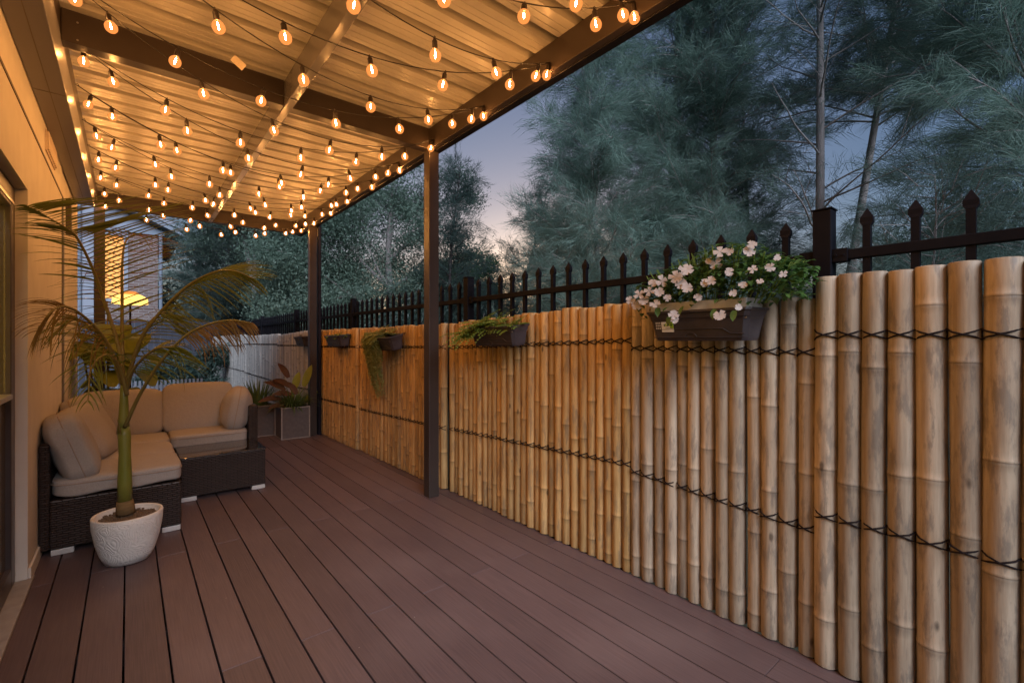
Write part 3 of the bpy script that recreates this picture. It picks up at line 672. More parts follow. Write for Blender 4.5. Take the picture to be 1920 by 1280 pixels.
# ------------------------------------------------------------------ big-leaf plant behind the sofa
bp_ = thing('fiddle_leaf_plant', 'bushy plant with big round yellow green leaves behind the sofa corner', 'plant', (-.15, 6.15, -.3))
st_ = MB(); lf = MB(); rnd = random.Random(11)
for k in range(6):
    tx = rnd.uniform(-.30, .34); ty = rnd.uniform(-.25, .3); hz = rnd.uniform(1.3, 2.0); st_.tube([(tx*.2, ty*.2, 0), (tx*.6, ty*.6, hz*.6), (tx, ty, hz)], [.012, .009, .004], 6)
rl = lambda t: math.sin(math.pi*min(.98, .06+.94*t))**.45
for k in range(44):
    z = rnd.uniform(.95, 1.75); a = rnd.uniform(-3.0, .4); x = rnd.uniform(-.18, .26); y = rnd.uniform(-.25, .15)
    x = max(x, -.12)
    lf.leaf((x, y, z), (math.cos(a)*.6, math.sin(a), rnd.uniform(-.3, .5)), rnd.uniform(.20, .30), rnd.uniform(.15, .21), droop=1.0, fold=.12, seg=6, prof=rl)
st_.build('stem', M['rachis'], bp_, smooth=True); lf.build('foliage', M['bigleaf'], bp_, smooth=True)
# ------------------------------------------------------------------ planters at the deck corner
def planter_box(label, x, y, s, h):
    t = thing('planter_box', label, 'planter box', (x, y, 0), 'square planters at the deck corner')
    th = .014
    mb = MB(); mb.box(-s/2, s/2, -s/2, -s/2+th, .004, h); mb.box(-s/2, s/2, s/2-th, s/2, .004, h); mb.box(-s/2, -s/2+th, -s/2+th, s/2-th, .004, h); mb.box(s/2-th, s/2, -s/2+th, s/2-th, .004, h); mb.box(-s/2+th, s/2-th, -s/2+th, s/2-th, .004, .03)
    mb.build('box', M['planterbox'], t)
    e = MB(); q = s/2+.002
    for sx in (-1, 1):
        for sy in (-1, 1): e.box(sx*q-.007, sx*q+.007, sy*q-.007, sy*q+.007, .003, h+.003)
    for sx in (-1, 1):
        e.box(sx*q-.006, sx*q+.006, -q+.008, q-.008, h-.010, h+.004); e.box(-q+.008, q-.008, sx*q-.006, sx*q+.006, h-.010, h+.004)
        e.box(sx*q-.006, sx*q+.006, -q+.008, q-.008, .003, .014); e.box(-q+.008, q-.008, sx*q-.006, sx*q+.006, .003, .014)
    e.build('trim', M['trim'], t)
    MB().box(-s/2+th+.001, s/2-th-.001, -s/2+th+.001, s/2-th-.001, .20, h-.05).build('soil', M['soil'], t)
    return t
def tuft(t, n, ln, m, h, spread=1.2, r=.09, w=.016, droop=.9, seed=1, name='foliage'):
    rnd = random.Random(seed); mb = MB()
    for k in range(n):
        a = rnd.uniform(0, 6.28); rr = r*math.sqrt(rnd.random())
        mb.leaf((rr*math.cos(a), rr*math.sin(a), h), (math.cos(a)*spread*rnd.uniform(.2, 1), math.sin(a)*spread*rnd.uniform(.2, 1), 1), ln*rnd.uniform(.6, 1.1), w, droop=droop*rnd.uniform(.5, 1.4), fold=.2, seg=6, prof=lambda s: (1-s)**.5*min(1, .5+3*s))
    return mb.build(name, M[m], t, smooth=True)
p1 = planter_box('grey brown square planter nearest the corner post, with grassy plants and tall red leaves', 1.665, 6.545, .33, .405)
tuft(p1, 230, .40, 'grass', .36, seed=3)
cr = MB(); rnd = random.Random(5)
for (dx, dz, ln, a, up) in ((-.28, .50, .30, 2.9, .35), (-.2, .62, .30, 2.6, .8), (-.12, .78, .24, 2.2, 1.4), (-.05, .55, .26, 3.3, .5), (.08, .56, .22, 2.0, .9), (-.10, .66, .26, 3.6, .9), (-.16, .42, .24, 3.0, .3)):
    cr.leaf((dx*.5, -.05, dz), (math.cos(a), math.sin(a)*.2-.2, up), ln, .080, droop=.5, fold=.2, seg=6, up=Vector((-.3, -.7, .6)))
cr.build('red_leaves', M['croton'], p1, smooth=True)
yl = MB()
for (dx, dz, dy, up, ln) in ((.12, .66, -.1, 1.6, .30), (.03, .62, 0, 2.2, .24), (.16, .44, .0, .5, .22)): yl.leaf((dx, dy, dz), (.45, -.2, up), ln, .10, droop=.1, fold=.2, seg=6, up=Vector((-.3, -.7, .6)))
for (a, b_) in (((-.02, 0, .35), (-.10, -.03, .80)), ((.02, 0, .35), (.12, -.1, .68)), ((0, 0, .35), (-.14, -.04, .62)), ((0, .02, .35), (.03, 0, .64))): yl.tube([a, b_], [.006, .003], 5)
yl.build('yellow_leaves', M['yleaf'], p1, smooth=True)
tuft(p1, 34, .34, 'fern', .50, spread=1.0, r=.06, w=.006, droop=1.6, seed=8, name='wispy_leaves')
p2 = planter_box('grey brown square planter half hidden behind the sofa arm, with spiky leaves', 1.34, 6.95, .33, .405)
tuft(p2, 90, .40, 'grass', .36, spread=.55, w=.020, droop=.35, seed=4)

# ------------------------------------------------------------------ window-box troughs hung on the bamboo
def trough(label, y0, y1, zc, tilt=0, sticker=False, liner=False, wd=.19):
    L_ = y1-y0; t = thing('window_box', label, 'planter trough', (1.865+wd/2, (y0+y1)/2, zc), 'plastic troughs hooked onto the bamboo')
    t.rotation_euler = (0, -tilt, 0)
    # rings: (z, half width x, half length y)
    def ring(hx, hy, z): 
        c = .018; return [(-hx, -hy+c, z), (-hx+c, -hy, z), (hx-c, -hy, z), (hx, -hy+c, z), (hx, hy-c, z), (hx-c, hy, z), (-hx+c, hy, z), (-hx, hy-c, z)]
    hx, hy = wd/2, L_/2; H = .135
    R_ = [ring(hx*.62, hy*.86, 0), ring(hx*.66, hy*.88, .012), ring(hx*.80, hy*.93, .085), ring(hx*.84, hy*.945, .098), ring(hx*.88, hy*.95, .100), ring(hx*.93, hy*.98, .122), ring(hx*1.0, hy, .124), ring(hx*1.0, hy, .133), ring(hx*.94, hy*.975, .135), ring(hx*.90, hy*.965, .127), ring(hx*.80, hy*.91, .105)]
    V = [p for r_ in R_ for p in r_]; F = [tuple(range(8))[::-1]]
    for i in range(len(R_)-1):
        for k in range(8): F.append((i*8+k, i*8+(k+1) % 8, i*8+8+(k+1) % 8, i*8+8+k))
    MB().add(V, F).build('box', M['trough'], t, bevel=.0015)
    # relief panel with arched drain notch on the long face
    s0 = (hx*.80-hx*.66)/.073
    def fx(z): return -(hx*.66+(z-.012)*s0)-.0015
    rel = MB()
    pth = [(.86, .030), (.62, .032), (.50, .052), (-.80, .052)] if True else []
    P = [(fx(z), y_*hy*-1, z) for y_, z in pth]; rel.tube(P, .0022, 4)
    rel.tube([(fx(.016)-.001, hy*.86, .016), (fx(.016)-.001, -hy*.86, .016)], .002, 4)
    arch = [(fx(.014+.022*math.sin(a)), .10*hy+.028*math.cos(a), .014+.022*math.sin(a)) for a in np.linspace(0, math.pi, 9)]
    rel.tube(arch, .0022, 4)
    rel.build('relief', M['trough'], t)
    V = [(fx(.014)-.0005, .10*hy+.026*math.cos(a), .014+.019*math.sin(a)) for a in np.linspace(0, math.pi, 9)]
    MB().add([(x-.001*0, y, z) for x, y, z in V], [tuple(range(9))]).build('drain_notch', M['bark_dark'], t)
    MB().box(-hx*.79, hx*.79, -hy*.905, hy*.905, .09, .110).build('soil', M['soil'], t)
    for s in (-.6, .6):
        MB().box(hx*.86, hx+.055, s*hy-.012, s*hy+.012, .128, .132).build('hook', M['steel'], t)
    if liner:
        lm = MB(); n = 56
        for (x, y, dx, dy) in [(-hx*.78, -hy*.90+hy*1.8*k/n, 0, 1) for k in range(n)]+[(-hx*.78+hx*1.5*k/14, -hy*.90, 1, 0) for k in range(14)]:
            if dy: lm.box(x-.002, x+.002, y, y+.009, .135, .172)
            else: lm.box(x, x+.007, y-.002, y+.002, .135, .172)
        lm.build('liner_ribs', M['liner'], t)
        MB().box(-hx*.75, hx*.75, -hy*.88, hy*.88, .109, .171).build('liner', M['trough'], t)
    if sticker:
        def on(z0, z1, ya, yb, off, m, nm, par=None):
            V = [(fx(z0)-off, ya, z0), (fx(z0)-off, yb, z0), (fx(z1)-off, yb, z1), (fx(z1)-off, ya, z1)]
            return MB().add(V, [(0, 1, 2, 3)]).build(nm, M[m], par or t)
        yl_, yr = hy*.80, hy*.42
        stk = on(.040, .086, yr, yl_-.03, .0012, 'sticker', 'label')
        on(.056, .086, yr, yr+.018, .0018, 'lime', 'label_corner', stk)
        # printed green logo word and grey small print
        k = 0
        for wy in np.arange(yr+.008, yl_-.044, .0085):
            on(.066, .066+(.010 if k % 3 else .013), wy, wy+.0055, .0030, 'lime' if k % 2 else 'leaf', 'label_letter', stk); k += 1
        on(.056, .0585, yr+.006, yl_-.05, .0020, 'bark_dark', 'label_print', stk)
        bar = on(.050, .090, yl_-.028, yl_+.002, .0012, 'trough', 'side_print')
        for r_ in range(3):
            for q in range(3): on(.054+r_*.012, .061+r_*.012, yl_-.026+q*.009, yl_-.020+q*.009, .0018, 'liner', 'symbol', bar)
    return t
def flower(mb, c, nrm, r, rnd):
    nrm = Vector(nrm).normalized(); a = nrm.orthogonal().normalized(); b_ = nrm.cross(a); ph = rnd.uniform(0, 6)
    npet = rnd.choice((4, 5, 5)); c0 = Vector(c)+nrm*.002
    for k in range(npet):
        q = ph+k*2*math.pi/npet+rnd.uniform(-.12, .12); d_ = a*math.cos(q)+b_*math.sin(q); s = d_.cross(nrm); L_ = r*rnd.uniform(.82, 1.12); cu = rnd.uniform(-.12, .22)*r; wd_ = rnd.uniform(.36, .46)*r
        V = [c0, c0+d_*L_*.42-s*wd_*.8+nrm*cu*.5, c0+d_*L_*.88-s*wd_+nrm*cu, c0+d_*L_*.92+nrm*cu*.6, c0+d_*L_*.90+s*wd_*.95+nrm*cu, c0+d_*L_*.42+s*wd_*.8+nrm*cu*.5]
        mb.add(V, [(0, 1, 2, 3), (0, 3, 4, 5)])
t1 = trough('long dark trough full of white flowers with a green and white label', .80, 1.28, Z+.004, 0.02, True, True, .20)
rnd = random.Random(21); lf = MB(); sm_ = MB()
CX = Vector((t1.location.x, t1.location.y, t1.location.z))
def mound(yy):    # height of flower mound along the box
    return .13+.13*math.exp(-((yy+.14)/.22)**2)+.05*math.exp(-((yy-.1)/.2)**2)
for k in range(1500):
    y = rnd.uniform(-.42, .30); x = rnd.uniform(-.13, .12)*(1-.3*abs(y)); top = mound(y)*(1-(x/.19)**2); z = .165+top*rnd.random()**.6-.02
    if y > .22: z -= (y-.22)*.9*rnd.random()
    if y < -.26: z = max(z, .15)
    az = rnd.uniform(0, 6.28)
    lf.leaf((x, y, z), (math.cos(az)-.4, math.sin(az), rnd.uniform(-.3, .7)), rnd.uniform(.026, .05), rnd.uniform(.015, .026), droop=.6, fold=.15, seg=3)
for k in range(60):
    y = rnd.uniform(-.38, .28); sm_.tube([(rnd.uniform(-.05, .05), y*.7, .15), (rnd.uniform(-.12, .08), y, .17+mound(y)*.8)], .0022, 4)
for (y, z, x) in ((.10, .08, -.11), (-.11, .10, -.12), (.03, .12, -.115), (-.19, .09, -.12), (.16, .12, -.11)):
    lf.leaf((x, y, z+.03), (-.5, rnd.uniform(-.3, .3), -.6), .05, .026, droop=.5, seg=4)
lf.build('foliage', M['leaf'], t1, smooth=True); sm_.build('stems', M['fern'], t1)
FL = [(.255, .165, .031), (.21, .185, .026), (.23, .215, .028), (.175, .225, .027), (.145, .165, .027), (.125, .215, .030), (.12, .265, .032), (.165, .262, .026), (.05, .275, .036), (.03, .245, .032), (.035, .305, .028), (.0, .225, .030), (-.01, .30, .03), (.06, .115, .028), (.055, .09, .022), (-.085, .235, .024), (-.11, .242, .028), (-.105, .315, .032), (-.13, .36, .032), (-.165, .355, .024), (-.24, .345, .026), (-.255, .37, .022), (-.145, .10, .028), (-.235, .215, .024), (-.20, .185, .016), (-.08, .33, .02), (-.33, .27, .02), (-.36, .30, .018), (.28, .19, .024), (.09, .19, .02), (-.27, .27, .02), (-.30, .22, .018), (-.18, .27, .022), (-.38, .24, .016), (-.05, .18, .02), (-.22, .13, .016)]
for (y, z, r_) in FL:
    fb_ = MB(); flower(fb_, (-.135-.02*rnd.random()+(.04 if z > .3 else 0), y, z), (-1, -.5+rnd.uniform(-.5, .3), .45+rnd.uniform(-.2, .3)), r_*(.74+.30*rnd.random()), rnd)
    fb_.build('flower', M['petal'], t1)
t2 = trough('dark trough of bright green fern leaves between the middle post and the flowering trough', 2.24, 2.74, Z-.025, .12, False, False, .17)
def fernclump(t, ys, n, ln, m, seed, z0=.11, cx=0.0, name='foliage'):
    rnd = random.Random(seed); mb = MB()
    for k in range(n):
        y = rnd.uniform(*ys); a = rnd.uniform(0, 6.28); d_ = Vector((math.cos(a)*.8-.2, math.sin(a)*.9+.2, rnd.uniform(.2, 1.3))).normalized()
        p = Vector((cx+rnd.uniform(-.04, .04), y, z0)); L_ = ln*rnd.uniform(.6, 1.1)
        for q in range(9):
            d_ = (d_+Vector((0, 0, -.13))).normalized(); p = p+d_*L_/9
            for s in (-1, 1):
                sd_ = d_.cross(Vector((0, 0, 1))).normalized()*s
                mb.leaf(p, sd_+d_*.6+Vector((0, 0, rnd.uniform(-.2, .3))), .034*(1.2-q/10), .017, droop=.4, seg=2)
    return mb.build(name, M[m], t, smooth=True)
fernclump(t2, (-.04, .24), 110, .20, 'fern', 31, cx=-.01); fernclump(t2, (-.22, -.12), 30, .11, 'fern', 32, name='small_foliage')
fernclump(t2, (.18, .30), 40, .20, 'fern', 33, z0=.07, cx=-.05, name='drooping_foliage')
t3 = trough('dark trough with long pale green trailing plant hanging down the bamboo', 4.0, 4.48, Z-.075, .24, False, False, .17)
tr = MB(); rnd = random.Random(41)
for k in range(95):
    y = rnd.uniform(.0, .34); x = rnd.uniform(-.09, -.03); L_ = rnd.uniform(.15, .62) if y > .08 else rnd.uniform(.08, .3); pts = [(0, y*.85, .12), (x, y, .17), (x-.03, y+.01, .12)]
    nseg = int(L_/.03)
    for q in range(nseg): pts.append((x-.035+rnd.uniform(-.006, .006), y+.01+rnd.uniform(-.008, .008), .12-.03*(q+1)))
    tr.tube(pts, .0012, 3, cap=False)
    for p in pts[1:]:
        for s in range(4):
            a = rnd.uniform(0, 6.28); tr.leaf((p[0], p[1], p[2]+rnd.uniform(-.015, .015)), (math.cos(a), math.sin(a), rnd.uniform(-.4, .5)), rnd.uniform(.016, .028), .013, droop=.5, seg=2)
tr.build('trailing_stems', M['trail'], t3)
fernclump(t3, (-.02, .24), 80, .15, 'trail', 42, z0=.13)
t4 = trough('grey trough with a few low seedlings, last one before the corner post', 5.38, 5.88, Z-.055, .12, False, False, .17)
fernclump(t4, (-.2, .2), 60, .08, 'fern', 51)
t5 = trough('half hidden trough with dry stems just past the corner post', 6.80, 7.25, Z-.06, .10, False, False, .17)
fernclump(t5, (-.15, .2), 18, .09, 'palmbrown', 61)

# ------------------------------------------------------------------ floor lamp behind the sofa
fl_ = thing('floor_lamp', 'glowing drum shaded lamp standing behind the sofa, in front of the lit window', 'lamp', (.02, 6.9, -.3))
MB().lathe([(.14, 0), (.14, .02), (.02, .03)], n=20).build('lamp_base', M['steel'], fl_)
MB().tube([(0, 0, .02), (0, 0, 2.06)], .010, 8).build('pole', M['steel'], fl_)
MB().lathe([(.14, 1.975), (.165, 1.98), (.158, 2.05), (.10, 2.085)], n=30, cap=False).build('lamp_shade', M['shade'], fl_, smooth=True)
MB().lathe([(.07, 2.087), (.08, 2.10), (.05, 2.125)], n=24).build('shade_cap', M['slat'], fl_, smooth=True)

# ------------------------------------------------------------------ neighbouring house
NY = 22.0
x_at = lambda u: (lambda r: NY*(S_+r*C_)/(C_-r*S_))((u-960)/870.)
def z_at(u, v): r = (u-960)/870.; d_ = NY/(C_-r*S_); return EYE-(v-640)/870.*d_
nb = thing('brick_house', 'two storey brick house with lit window and blue grey gable beyond the deck', 'house', (x_at(200), NY, -.3))
xr = x_at(296); xl = x_at(60); zt = z_at(296, 437)
wl = MB(); wx0, wx1 = x_at(196), x_at(232); wz0, wz1 = z_at(215, 560), z_at(215, 441)
wl.box(xl, wx0, NY, NY+.3, -.3, zt); wl.box(wx1, xr, NY, NY+.3, -.3, zt); wl.box(wx0, wx1, NY, NY+.3, wz1, zt); wl.box(wx0, wx1, NY, NY+.3, -.3, wz0)
wl.box(xr-.3, xr, NY+.3, NY+9, -.3, zt)
wl.build('wall', M['brick'], nb)
fr = MB(); f_w = .12
fr.box(wx0-f_w, wx0, NY-.04, NY+.05, wz0-f_w, wz1+f_w); fr.box(wx1, wx1+f_w, NY-.04, NY+.05, wz0-f_w, wz1+f_w); fr.box(wx0, wx1, NY-.04, NY+.05, wz1, wz1+f_w); fr.box(wx0, wx1, NY-.04, NY+.05, wz0-f_w, wz0)
wn = MB().box(wx0, wx1, NY+.22, NY+.24, wz0, wz1).build('window', M['blind'], nb)
fr.build('frame', M['pale'], wn)
bs = MB(); z = wz0+.02
while z < wz1: bs.box(wx0, wx1, NY+.12, NY+.17, z, z+.035); z += .085
bs.build('blind', M['slat'], wn)
# gable: rake runs from the right eave up to the left
gz = z_at(190, 372); gx = x_at(190); slope = (gz-(zt+.05))/(xr+.6-gx); apx = xl+ (gx-xl)*.2; apz = zt+.05+slope*(xr+.6-apx)
MB().add([(xl, NY+.02, zt), (xr+.1, NY+.02, zt), (xr+.1, NY+.02, zt+.1), (apx, NY+.02, apz), (xl, NY+.02, apz), (xl, NY+.2, zt), (xr+.1, NY+.2, zt), (xr+.1, NY+.2, zt+.1), (apx, NY+.2, apz), (xl, NY+.2, apz)],
  [(0, 1, 2, 3, 4), (9, 8, 7, 6, 5), (0, 5, 6, 1), (1, 6, 7, 2), (2, 7, 8, 3)]).build('gable', M['pale'], nb)
MB().box(xl, xr+.2, NY-.08, NY-.002, zt-.10, zt+.08).build('eave_board', M['bluetrim'], nb)
def rake(off, th, dep, m, nm):
    a = Vector((xr+.75, 0, zt-.10+off)); b_ = Vector((apx, 0, apz+.02+off))
    V = [(a.x, NY-dep, a.z), (a.x, NY-dep, a.z+th), (b_.x, NY-dep, b_.z+th), (b_.x, NY-dep, b_.z), (a.x, NY+.25, a.z), (a.x, NY+.25, a.z+th), (b_.x, NY+.25, b_.z+th), (b_.x, NY+.25, b_.z)]
    return MB().add(V, [(0, 1, 2, 3), (7, 6, 5, 4), (0, 4, 5, 1), (1, 5, 6, 2), (2, 6, 7, 3), (3, 7, 4, 0)]).build(nm, M[m], nb)
rake(0, .16, .5, 'bluetrim', 'barge_board'); rake(.165, .16, .55, 'pale', 'barge_capping')
a = (xr+.8, zt+.16); b_ = (apx, apz+.36)
MB().add([(a[0], NY-.5, a[1]), (b_[0], NY-.5, b_[1]), (b_[0], NY+9, b_[1]), (a[0], NY+9, a[1]), (a[0], NY-.5, a[1]-.02), (b_[0], NY-.5, b_[1]-.02), (b_[0], NY+9, b_[1]-.02), (a[0], NY+9, a[1]-.02)], [(0, 3, 2, 1), (4, 5, 6, 7), (0, 1, 5, 4), (3, 7, 6, 2)]).build('roof', M['tiles'], nb)
gs = MB()
for k in range(7): gs.box(gx-.6+k*.42, gx-.6+k*.42+.2, NY-.03, NY+.018, zt+1.15+.0*k, zt+1.5)
gs.build('gable_slats', M['bluetrim'], nb)
MB().box(gx-2.5, gx+3.0, NY-.05, NY+.015, zt+.95, zt+1.1).build('gable_band', M['bluetrim'], nb)
MB().tube([(xr+.08, NY-.08, -.3), (xr+.08, NY-.08, zt)], .06, 8).build('downpipe', M['bluetrim'], nb)
MB().tube([(x_at(150), NY-.2, -.3), (x_at(150), NY-.2, zt+1)], .05, 8).build('vent_pipe', M['bluetrim'], nb)
MB().box(xl, x_at(176), NY-.14, NY-.06, -.3, zt+1.6).build('pale_wall', M['pale'], nb)
local(nb)
# dark board fence between the deck garden and the house
df = thing('board_fence', 'dark blue board fence across the end of the garden', 'board fence', (1.0, 17.5, -.3))
bd = MB(); x = -3.0
while x < 2.2: bd.box(x, x+.145, 17.5, 17.52, -.3, Z+.62+.004*random.random()); x += .15
bd.build('boards', M['darkfence'], df); MB().box(-3, 2.2, 17.525, 17.58, Z+.2, Z+.28).build('rail', M['darkfence'], df); local(df)
lt_ = thing('slat_screen', 'low pale slatted screen behind the sofa corner', 'slat screen', (.3, 9.5, -.3))
sl_ = MB()
for k in range(22): sl_.box(-.2+k*.055, -.2+k*.055+.03, 9.5, 9.52, -.3, .62)
sl_.box(-.22, 1.02, 9.525, 9.55, .48, .54); sl_.build('slats', M['bluetrim'], lt_); local(lt_)

# ------------------------------------------------------------------ trees
def tube_np(paths, n=6):
    mb = MB()
    for pts, rad in paths: mb.tube(pts, rad, n)
    return mb
def needle_tris(base, dirs, L, wd, droop, rng, fine=False):
    n = len(base); dn = dirs/np.linalg.norm(dirs, axis=1, keepdims=True)
    rnd = rng.normal(size=(n, 3)); side = np.cross(dn, rnd); side /= np.linalg.norm(side, axis=1, keepdims=True)+1e-9
    L = L[:, None]; w2 = (wd*.5)
    if not fine:
        tip = base+dn*L; tip[:, 2] -= droop*L[:, 0]*.3; i = np.arange(n)
        return np.concatenate([base-side*w2, base+side*w2, tip]), np.stack([i, i+n, i+2*n], 1)
    mid = base+dn*L*.5; mid[:, 2] -= (droop*L[:, 0]*.10); tip = base+dn*L; tip[:, 2] -= droop*L[:, 0]*.42
    V = np.concatenate([base-side*w2, base+side*w2, mid-side*w2*.9, mid+side*w2*.9, tip], axis=0)
    i = np.arange(n); a, b_, c, d_, e = i, i+n, i+2*n, i+3*n, i+4*n
    T = np.concatenate([np.stack([a, b_, d_], 1), np.stack([a, d_, c], 1), np.stack([c, d_, e], 1)], 0)
    return V, T
REP = 6
def sheoak(label, base, H, lean=(0, 0), crown0=.15, reach=2.2, limbs=60, m='needle', bark='bark', r0=.12, nw=.006, nl=.24, per=9, seed=0, elev=(.15, .9), azbias=None, shape=None, twigstep=.16, group='she-oak trees behind the fence', droop=.55, twl=.62, fine=False):
    rnd = random.Random(seed); rng = np.random.default_rng(seed)
    t = thing('sheoak_tree', label, 'tree', (base[0], base[1], -.32), group)
    H_ = H+.32; tp = []
    for i in range(13):
        k = i/12; tp.append(Vector((lean[0]*k+.10*math.sin(k*5+seed), lean[1]*k+.08*math.sin(k*4+seed*2), H_*k)))
    mb = MB().tube(tp, [r0*(1-k/12*.86) for k in range(13)], 9)
    def tr_at(k): i = min(11, int(k*12)); return tp[i].lerp(tp[i+1], k*12-i)
    B = []; D = []
    for j in range(limbs):
        k = crown0+(1-crown0)*((j+rnd.random())/limbs); p = tr_at(k)
        az = rnd.uniform(0, 2*math.pi) if azbias is None else rnd.gauss(*azbias)
        el = rnd.uniform(*elev); kk = (k-crown0)/(1-crown0); L_ = reach*(shape(kk) if shape else (1-.75*kk**1.3))*rnd.uniform(.65, 1.12)
        d_ = Vector((math.cos(az)*math.cos(el), math.sin(az)*math.cos(el), math.sin(el))); pts = [p.copy()]; n = 9; cur = p.copy()
        for q in range(n):
            d_ = (d_+Vector((rnd.uniform(-.12, .12), rnd.uniform(-.12, .12), rnd.uniform(-.06, .12)-.05))).normalized(); cur = cur+d_*L_/n; pts.append(cur.copy())
        rb = r0*.20*(1-.6*kk); mb.tube(pts, [rb*(1-.85*q/n)+.002 for q in range(n+1)], 5, cap=False)
        s = L_*.12
        while s < L_:
            f = s/L_*n; a = min(n-1, int(f)); o = pts[a].lerp(pts[a+1], f-a); dd = (pts[a+1]-pts[a]).normalized()
            sv = dd.cross(Vector((rnd.gauss(0, 1), rnd.gauss(0, 1), rnd.gauss(0, 1)))).normalized()
            td = (dd*.8+sv*rnd.uniform(.5, 1.0)+Vector((0, 0, .15))).normalized(); tl = twl*rnd.uniform(.5, 1.1)
            if rnd.random() < .3: mb.tube([o, o+td*tl*.5, o+td*tl+Vector((0, 0, -.04))], [.006, .004, .002], 3, cap=False)
            for q in range(per):
                h_ = rnd.random(); B.append(o+td*tl*h_+Vector((0, 0, -.08*h_*h_))); D.append(td+Vector((rnd.gauss(0, .30), rnd.gauss(0, .30), rnd.gauss(0, .26)-.12)))
            s += twigstep*rnd.uniform(.6, 1.4)
    B = np.array([tuple(x) for x in B]); D = np.array([tuple(x) for x in D]); rep = REP
    B = np.repeat(B, rep, 0)+rng.normal(0, .045, (len(B)*rep, 3)); D = np.repeat(D, rep, 0)+rng.normal(0, .20, (len(D)*rep, 3))
    V, T = needle_tris(B, D, nl*rng.uniform(.6, 1.25, len(B)), nw, droop, rng, fine)
    mb.build('trunk', M[bark], t, smooth=True); fastmesh('crown', V, T, M[m], t)
    return len(T)
def leafy(label, base, H, clumps, m='broad', bark='bark', r0=.16, lean=(0, 0), n=22000, ls=.05, seed=0, name='broadleaf_tree', group='leafy trees beyond the fence', cat='tree', trunk=True, sig=.21):
    "clumps: list of (x,y,z,r) relative to base; leaves grow in shells round many sub-clusters"
    rnd = random.Random(seed); rng = np.random.default_rng(seed)
    t = thing(name, label, cat, (base[0], base[1], -.32), group); mb = MB()
    tp = [Vector((lean[0]*k/8+.08*math.sin(k+seed), lean[1]*k/8, (H+.32)*k/8)) for k in range(9)]
    mb.tube(tp, [r0*(1-.8*k/8) for k in range(9)], 9)
    w_ = np.array([c[3]**2 for c in clumps]); w_ = w_/w_.sum(); P = []
    for (c, wt) in zip(clumps, w_):
        c = (c[0], c[1], c[2]+.32, c[3]); a = tp[min(8, max(1, int(c[2]/(H+.32)*6)))]
        mid = (a+Vector(c[:3]))*.5+Vector((0, 0, -.15)); mb.tube([a, mid, Vector(c[:3])], [r0*.35, r0*.22, .01], 6, cap=False)
        ns = max(6, int(70*wt)+8); cen = rng.normal(size=(ns, 3)); cen /= np.linalg.norm(cen, axis=1, keepdims=True); cen *= (rng.random((ns, 1))**.4)*c[3]*[1, 1, .8]; cen += c[:3]
        for q in cen[::3]: mb.tube([Vector(c[:3]), Vector(tuple((np.array(c[:3])+q)/2))+Vector((0, 0, .05)), Vector(tuple(q))], [.02, .012, .004], 4, cap=False)
        k = int(n*wt); idx = rng.integers(0, ns, k); P.append(cen[idx]+rng.normal(0, 1, (k, 3))*c[3]*sig*[1, 1, .75])
    P = np.concatenate(P); k = len(P)
    d1 = rng.normal(size=(k, 3)); d1[:, 2] -= .5; d1 /= np.linalg.norm(d1, axis=1, keepdims=True); d2 = np.cross(d1, rng.normal(size=(k, 3))); d2 /= np.linalg.norm(d2, axis=1, keepdims=True)
    s = ls*rng.uniform(.6, 1.3, (k, 1)); V = np.concatenate([P-d1*s, P-d2*s*.32, P+d1*s, P+d2*s*.32]); i = np.arange(k)
    T = np.concatenate([np.stack([i, i+k, i+2*k], 1), np.stack([i, i+2*k, i+3*k], 1)])
    if trunk: mb.build('trunk', M[bark], t, smooth=True)
    fastmesh('crown', V, T, M[m], t)
# near she-oaks behind the fence (positions are metres in the garden)
sheoak('slim pale trunked she-oak with open sparse branches behind the near fence post', (7.5, 2.25), 11.5, (-.1, .1), .22, 1.7, 44, seed=1, r0=.075, per=4, twigstep=.16, nw=.005, elev=(.1, .7), m='needle_dark')
sheoak('she-oak with pale leaning trunk at the edge of the sky gap', (6.35, 5.15), 6.9, (-.15, .2), .10, 1.8, 150, seed=2, r0=.055, nw=.006, per=9, twigstep=.085, elev=(.2, .95))
sheoak('tallest dense she-oak right of the sky gap', (8.3, 3.95), 12.0, (-.3, .2), .10, 1.9, 190, seed=3, r0=.085, nw=.0065, per=9, twigstep=.095, elev=(.1, .9), shape=lambda k: 1-.5*k)
sheoak('she-oak crown filling the space between the two pale trunks', (8.0, 4.9), 10.0, (0, 0), .08, 2.0, 180, seed=4, r0=.075, nw=.0065, per=9, twigstep=.095, shape=lambda k: 1-.45*k)
sheoak('close she-oak whose boughs sweep in from the right edge', (8.3, .25), 9.5, (.0, .1), .10, 2.1, 150, seed=5, r0=.10, nw=.0045, per=11, twigstep=.085, elev=(-.05, .7), shape=lambda k: 1-.35*k, fine=True, nl=.30)
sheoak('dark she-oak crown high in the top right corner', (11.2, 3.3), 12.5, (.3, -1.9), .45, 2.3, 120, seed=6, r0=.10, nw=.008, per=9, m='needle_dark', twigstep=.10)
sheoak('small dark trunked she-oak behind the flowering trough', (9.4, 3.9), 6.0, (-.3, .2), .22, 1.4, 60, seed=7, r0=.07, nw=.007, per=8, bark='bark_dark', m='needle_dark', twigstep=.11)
sheoak('low she-oak sapling just behind the fence left of the flowers', (5.6, 5.3), 3.2, (.1, 0), .06, 1.2, 70, seed=8, r0=.035, nw=.005, per=9, twigstep=.10)
sheoak('low she-oak sapling behind the flowering trough', (6.6, 3.4), 3.1, (.1, 0), .06, 1.2, 70, seed=9, r0=.035, nw=.005, per=9, twigstep=.10)
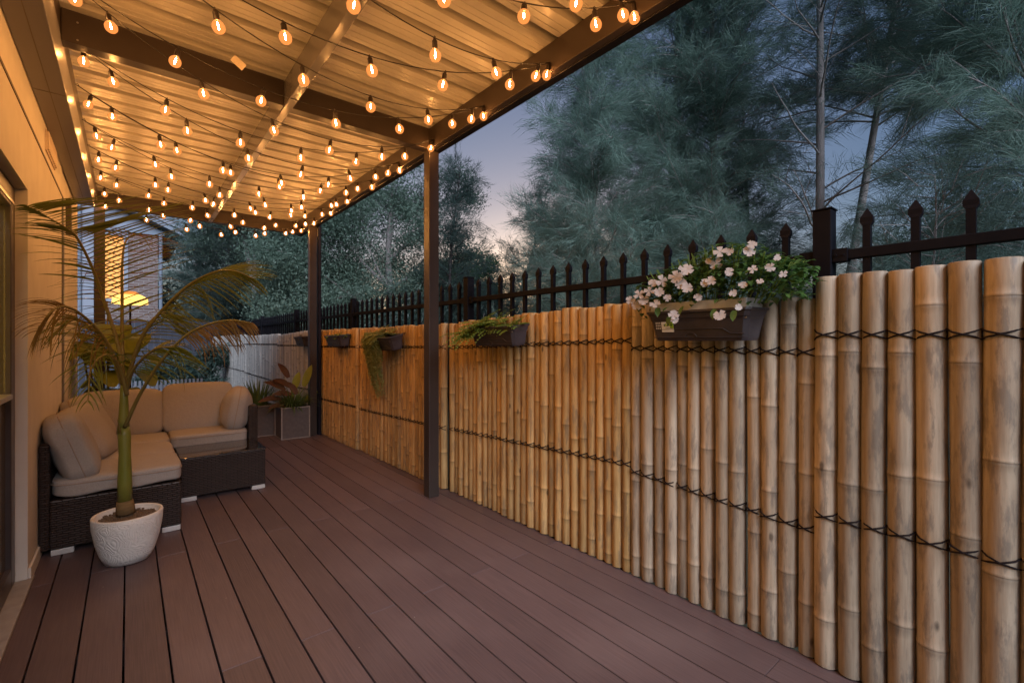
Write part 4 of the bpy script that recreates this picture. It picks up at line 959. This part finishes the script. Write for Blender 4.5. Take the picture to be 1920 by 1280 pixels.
sheoak('low she-oak scrub at the right edge behind the tall pale bamboo', (6.4, 1.0), 3.0, (.1, 0), .06, 1.2, 60, seed=10, r0=.035, nw=.0045, per=7, m='needle_dark', twigstep=.10)
# middle distance: open tree against the sunset and leafy trees to the left
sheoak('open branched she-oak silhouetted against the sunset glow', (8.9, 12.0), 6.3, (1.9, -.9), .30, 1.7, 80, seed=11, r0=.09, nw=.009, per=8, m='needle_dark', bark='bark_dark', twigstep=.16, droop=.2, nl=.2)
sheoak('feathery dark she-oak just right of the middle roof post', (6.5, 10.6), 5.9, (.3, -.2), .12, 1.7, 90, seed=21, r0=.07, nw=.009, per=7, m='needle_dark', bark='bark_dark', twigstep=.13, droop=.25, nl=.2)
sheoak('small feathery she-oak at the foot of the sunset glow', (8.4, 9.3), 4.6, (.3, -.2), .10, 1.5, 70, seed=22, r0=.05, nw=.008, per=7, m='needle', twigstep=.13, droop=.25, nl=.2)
leafy('dense grey green tree filling the gap between the two roof posts', (5.4, 11.6), 5.6, [(-1.6, .3, 2.2, 1.4), (-.7, 0, 3.9, 1.5), (.5, -.2, 2.4, 1.4), (1.2, 0, 3.8, 1.3), (.2, .2, 5.2, 1.2), (-1.8, .3, 4.6, 1.2), (1.7, 0, 5.4, .95), (2.4, .2, 2.4, 1.1), (-2.2, .3, 3.3, 1.2), (1.6, 0, 1.4, 1.1), (-.5, 0, 1.2, 1.3)], n=120000, ls=.042, seed=12)
leafy('bright green round tree low in the sunset gap', (9.6, 14.6), 3.5, [(-.6, 0, 3.6, 1.0), (.5, 0, 3.9, .9), (.1, 0, 2.4, 1.3), (-1.2, 0, 2.8, 1.0), (1.4, 0, 2.9, 1.0), (-1.9, 0, 2.0, 1.0)], m='bright', n=60000, ls=.05, seed=13, r0=.10)
leafy('leafy tree beyond the far posts with a crooked pale leaning trunk', (3.5, 14.0), 5.6, [(-.9, 0, 4.4, 1.5), (.7, 0, 3.4, 1.4), (.3, .3, 5.6, 1.6), (-2.0, .2, 5.6, 1.4), (1.2, 0, 1.9, 1.2), (-.3, .6, 2.4, .9)], lean=(-1.5, .6), n=90000, ls=.045, seed=14, r0=.17)
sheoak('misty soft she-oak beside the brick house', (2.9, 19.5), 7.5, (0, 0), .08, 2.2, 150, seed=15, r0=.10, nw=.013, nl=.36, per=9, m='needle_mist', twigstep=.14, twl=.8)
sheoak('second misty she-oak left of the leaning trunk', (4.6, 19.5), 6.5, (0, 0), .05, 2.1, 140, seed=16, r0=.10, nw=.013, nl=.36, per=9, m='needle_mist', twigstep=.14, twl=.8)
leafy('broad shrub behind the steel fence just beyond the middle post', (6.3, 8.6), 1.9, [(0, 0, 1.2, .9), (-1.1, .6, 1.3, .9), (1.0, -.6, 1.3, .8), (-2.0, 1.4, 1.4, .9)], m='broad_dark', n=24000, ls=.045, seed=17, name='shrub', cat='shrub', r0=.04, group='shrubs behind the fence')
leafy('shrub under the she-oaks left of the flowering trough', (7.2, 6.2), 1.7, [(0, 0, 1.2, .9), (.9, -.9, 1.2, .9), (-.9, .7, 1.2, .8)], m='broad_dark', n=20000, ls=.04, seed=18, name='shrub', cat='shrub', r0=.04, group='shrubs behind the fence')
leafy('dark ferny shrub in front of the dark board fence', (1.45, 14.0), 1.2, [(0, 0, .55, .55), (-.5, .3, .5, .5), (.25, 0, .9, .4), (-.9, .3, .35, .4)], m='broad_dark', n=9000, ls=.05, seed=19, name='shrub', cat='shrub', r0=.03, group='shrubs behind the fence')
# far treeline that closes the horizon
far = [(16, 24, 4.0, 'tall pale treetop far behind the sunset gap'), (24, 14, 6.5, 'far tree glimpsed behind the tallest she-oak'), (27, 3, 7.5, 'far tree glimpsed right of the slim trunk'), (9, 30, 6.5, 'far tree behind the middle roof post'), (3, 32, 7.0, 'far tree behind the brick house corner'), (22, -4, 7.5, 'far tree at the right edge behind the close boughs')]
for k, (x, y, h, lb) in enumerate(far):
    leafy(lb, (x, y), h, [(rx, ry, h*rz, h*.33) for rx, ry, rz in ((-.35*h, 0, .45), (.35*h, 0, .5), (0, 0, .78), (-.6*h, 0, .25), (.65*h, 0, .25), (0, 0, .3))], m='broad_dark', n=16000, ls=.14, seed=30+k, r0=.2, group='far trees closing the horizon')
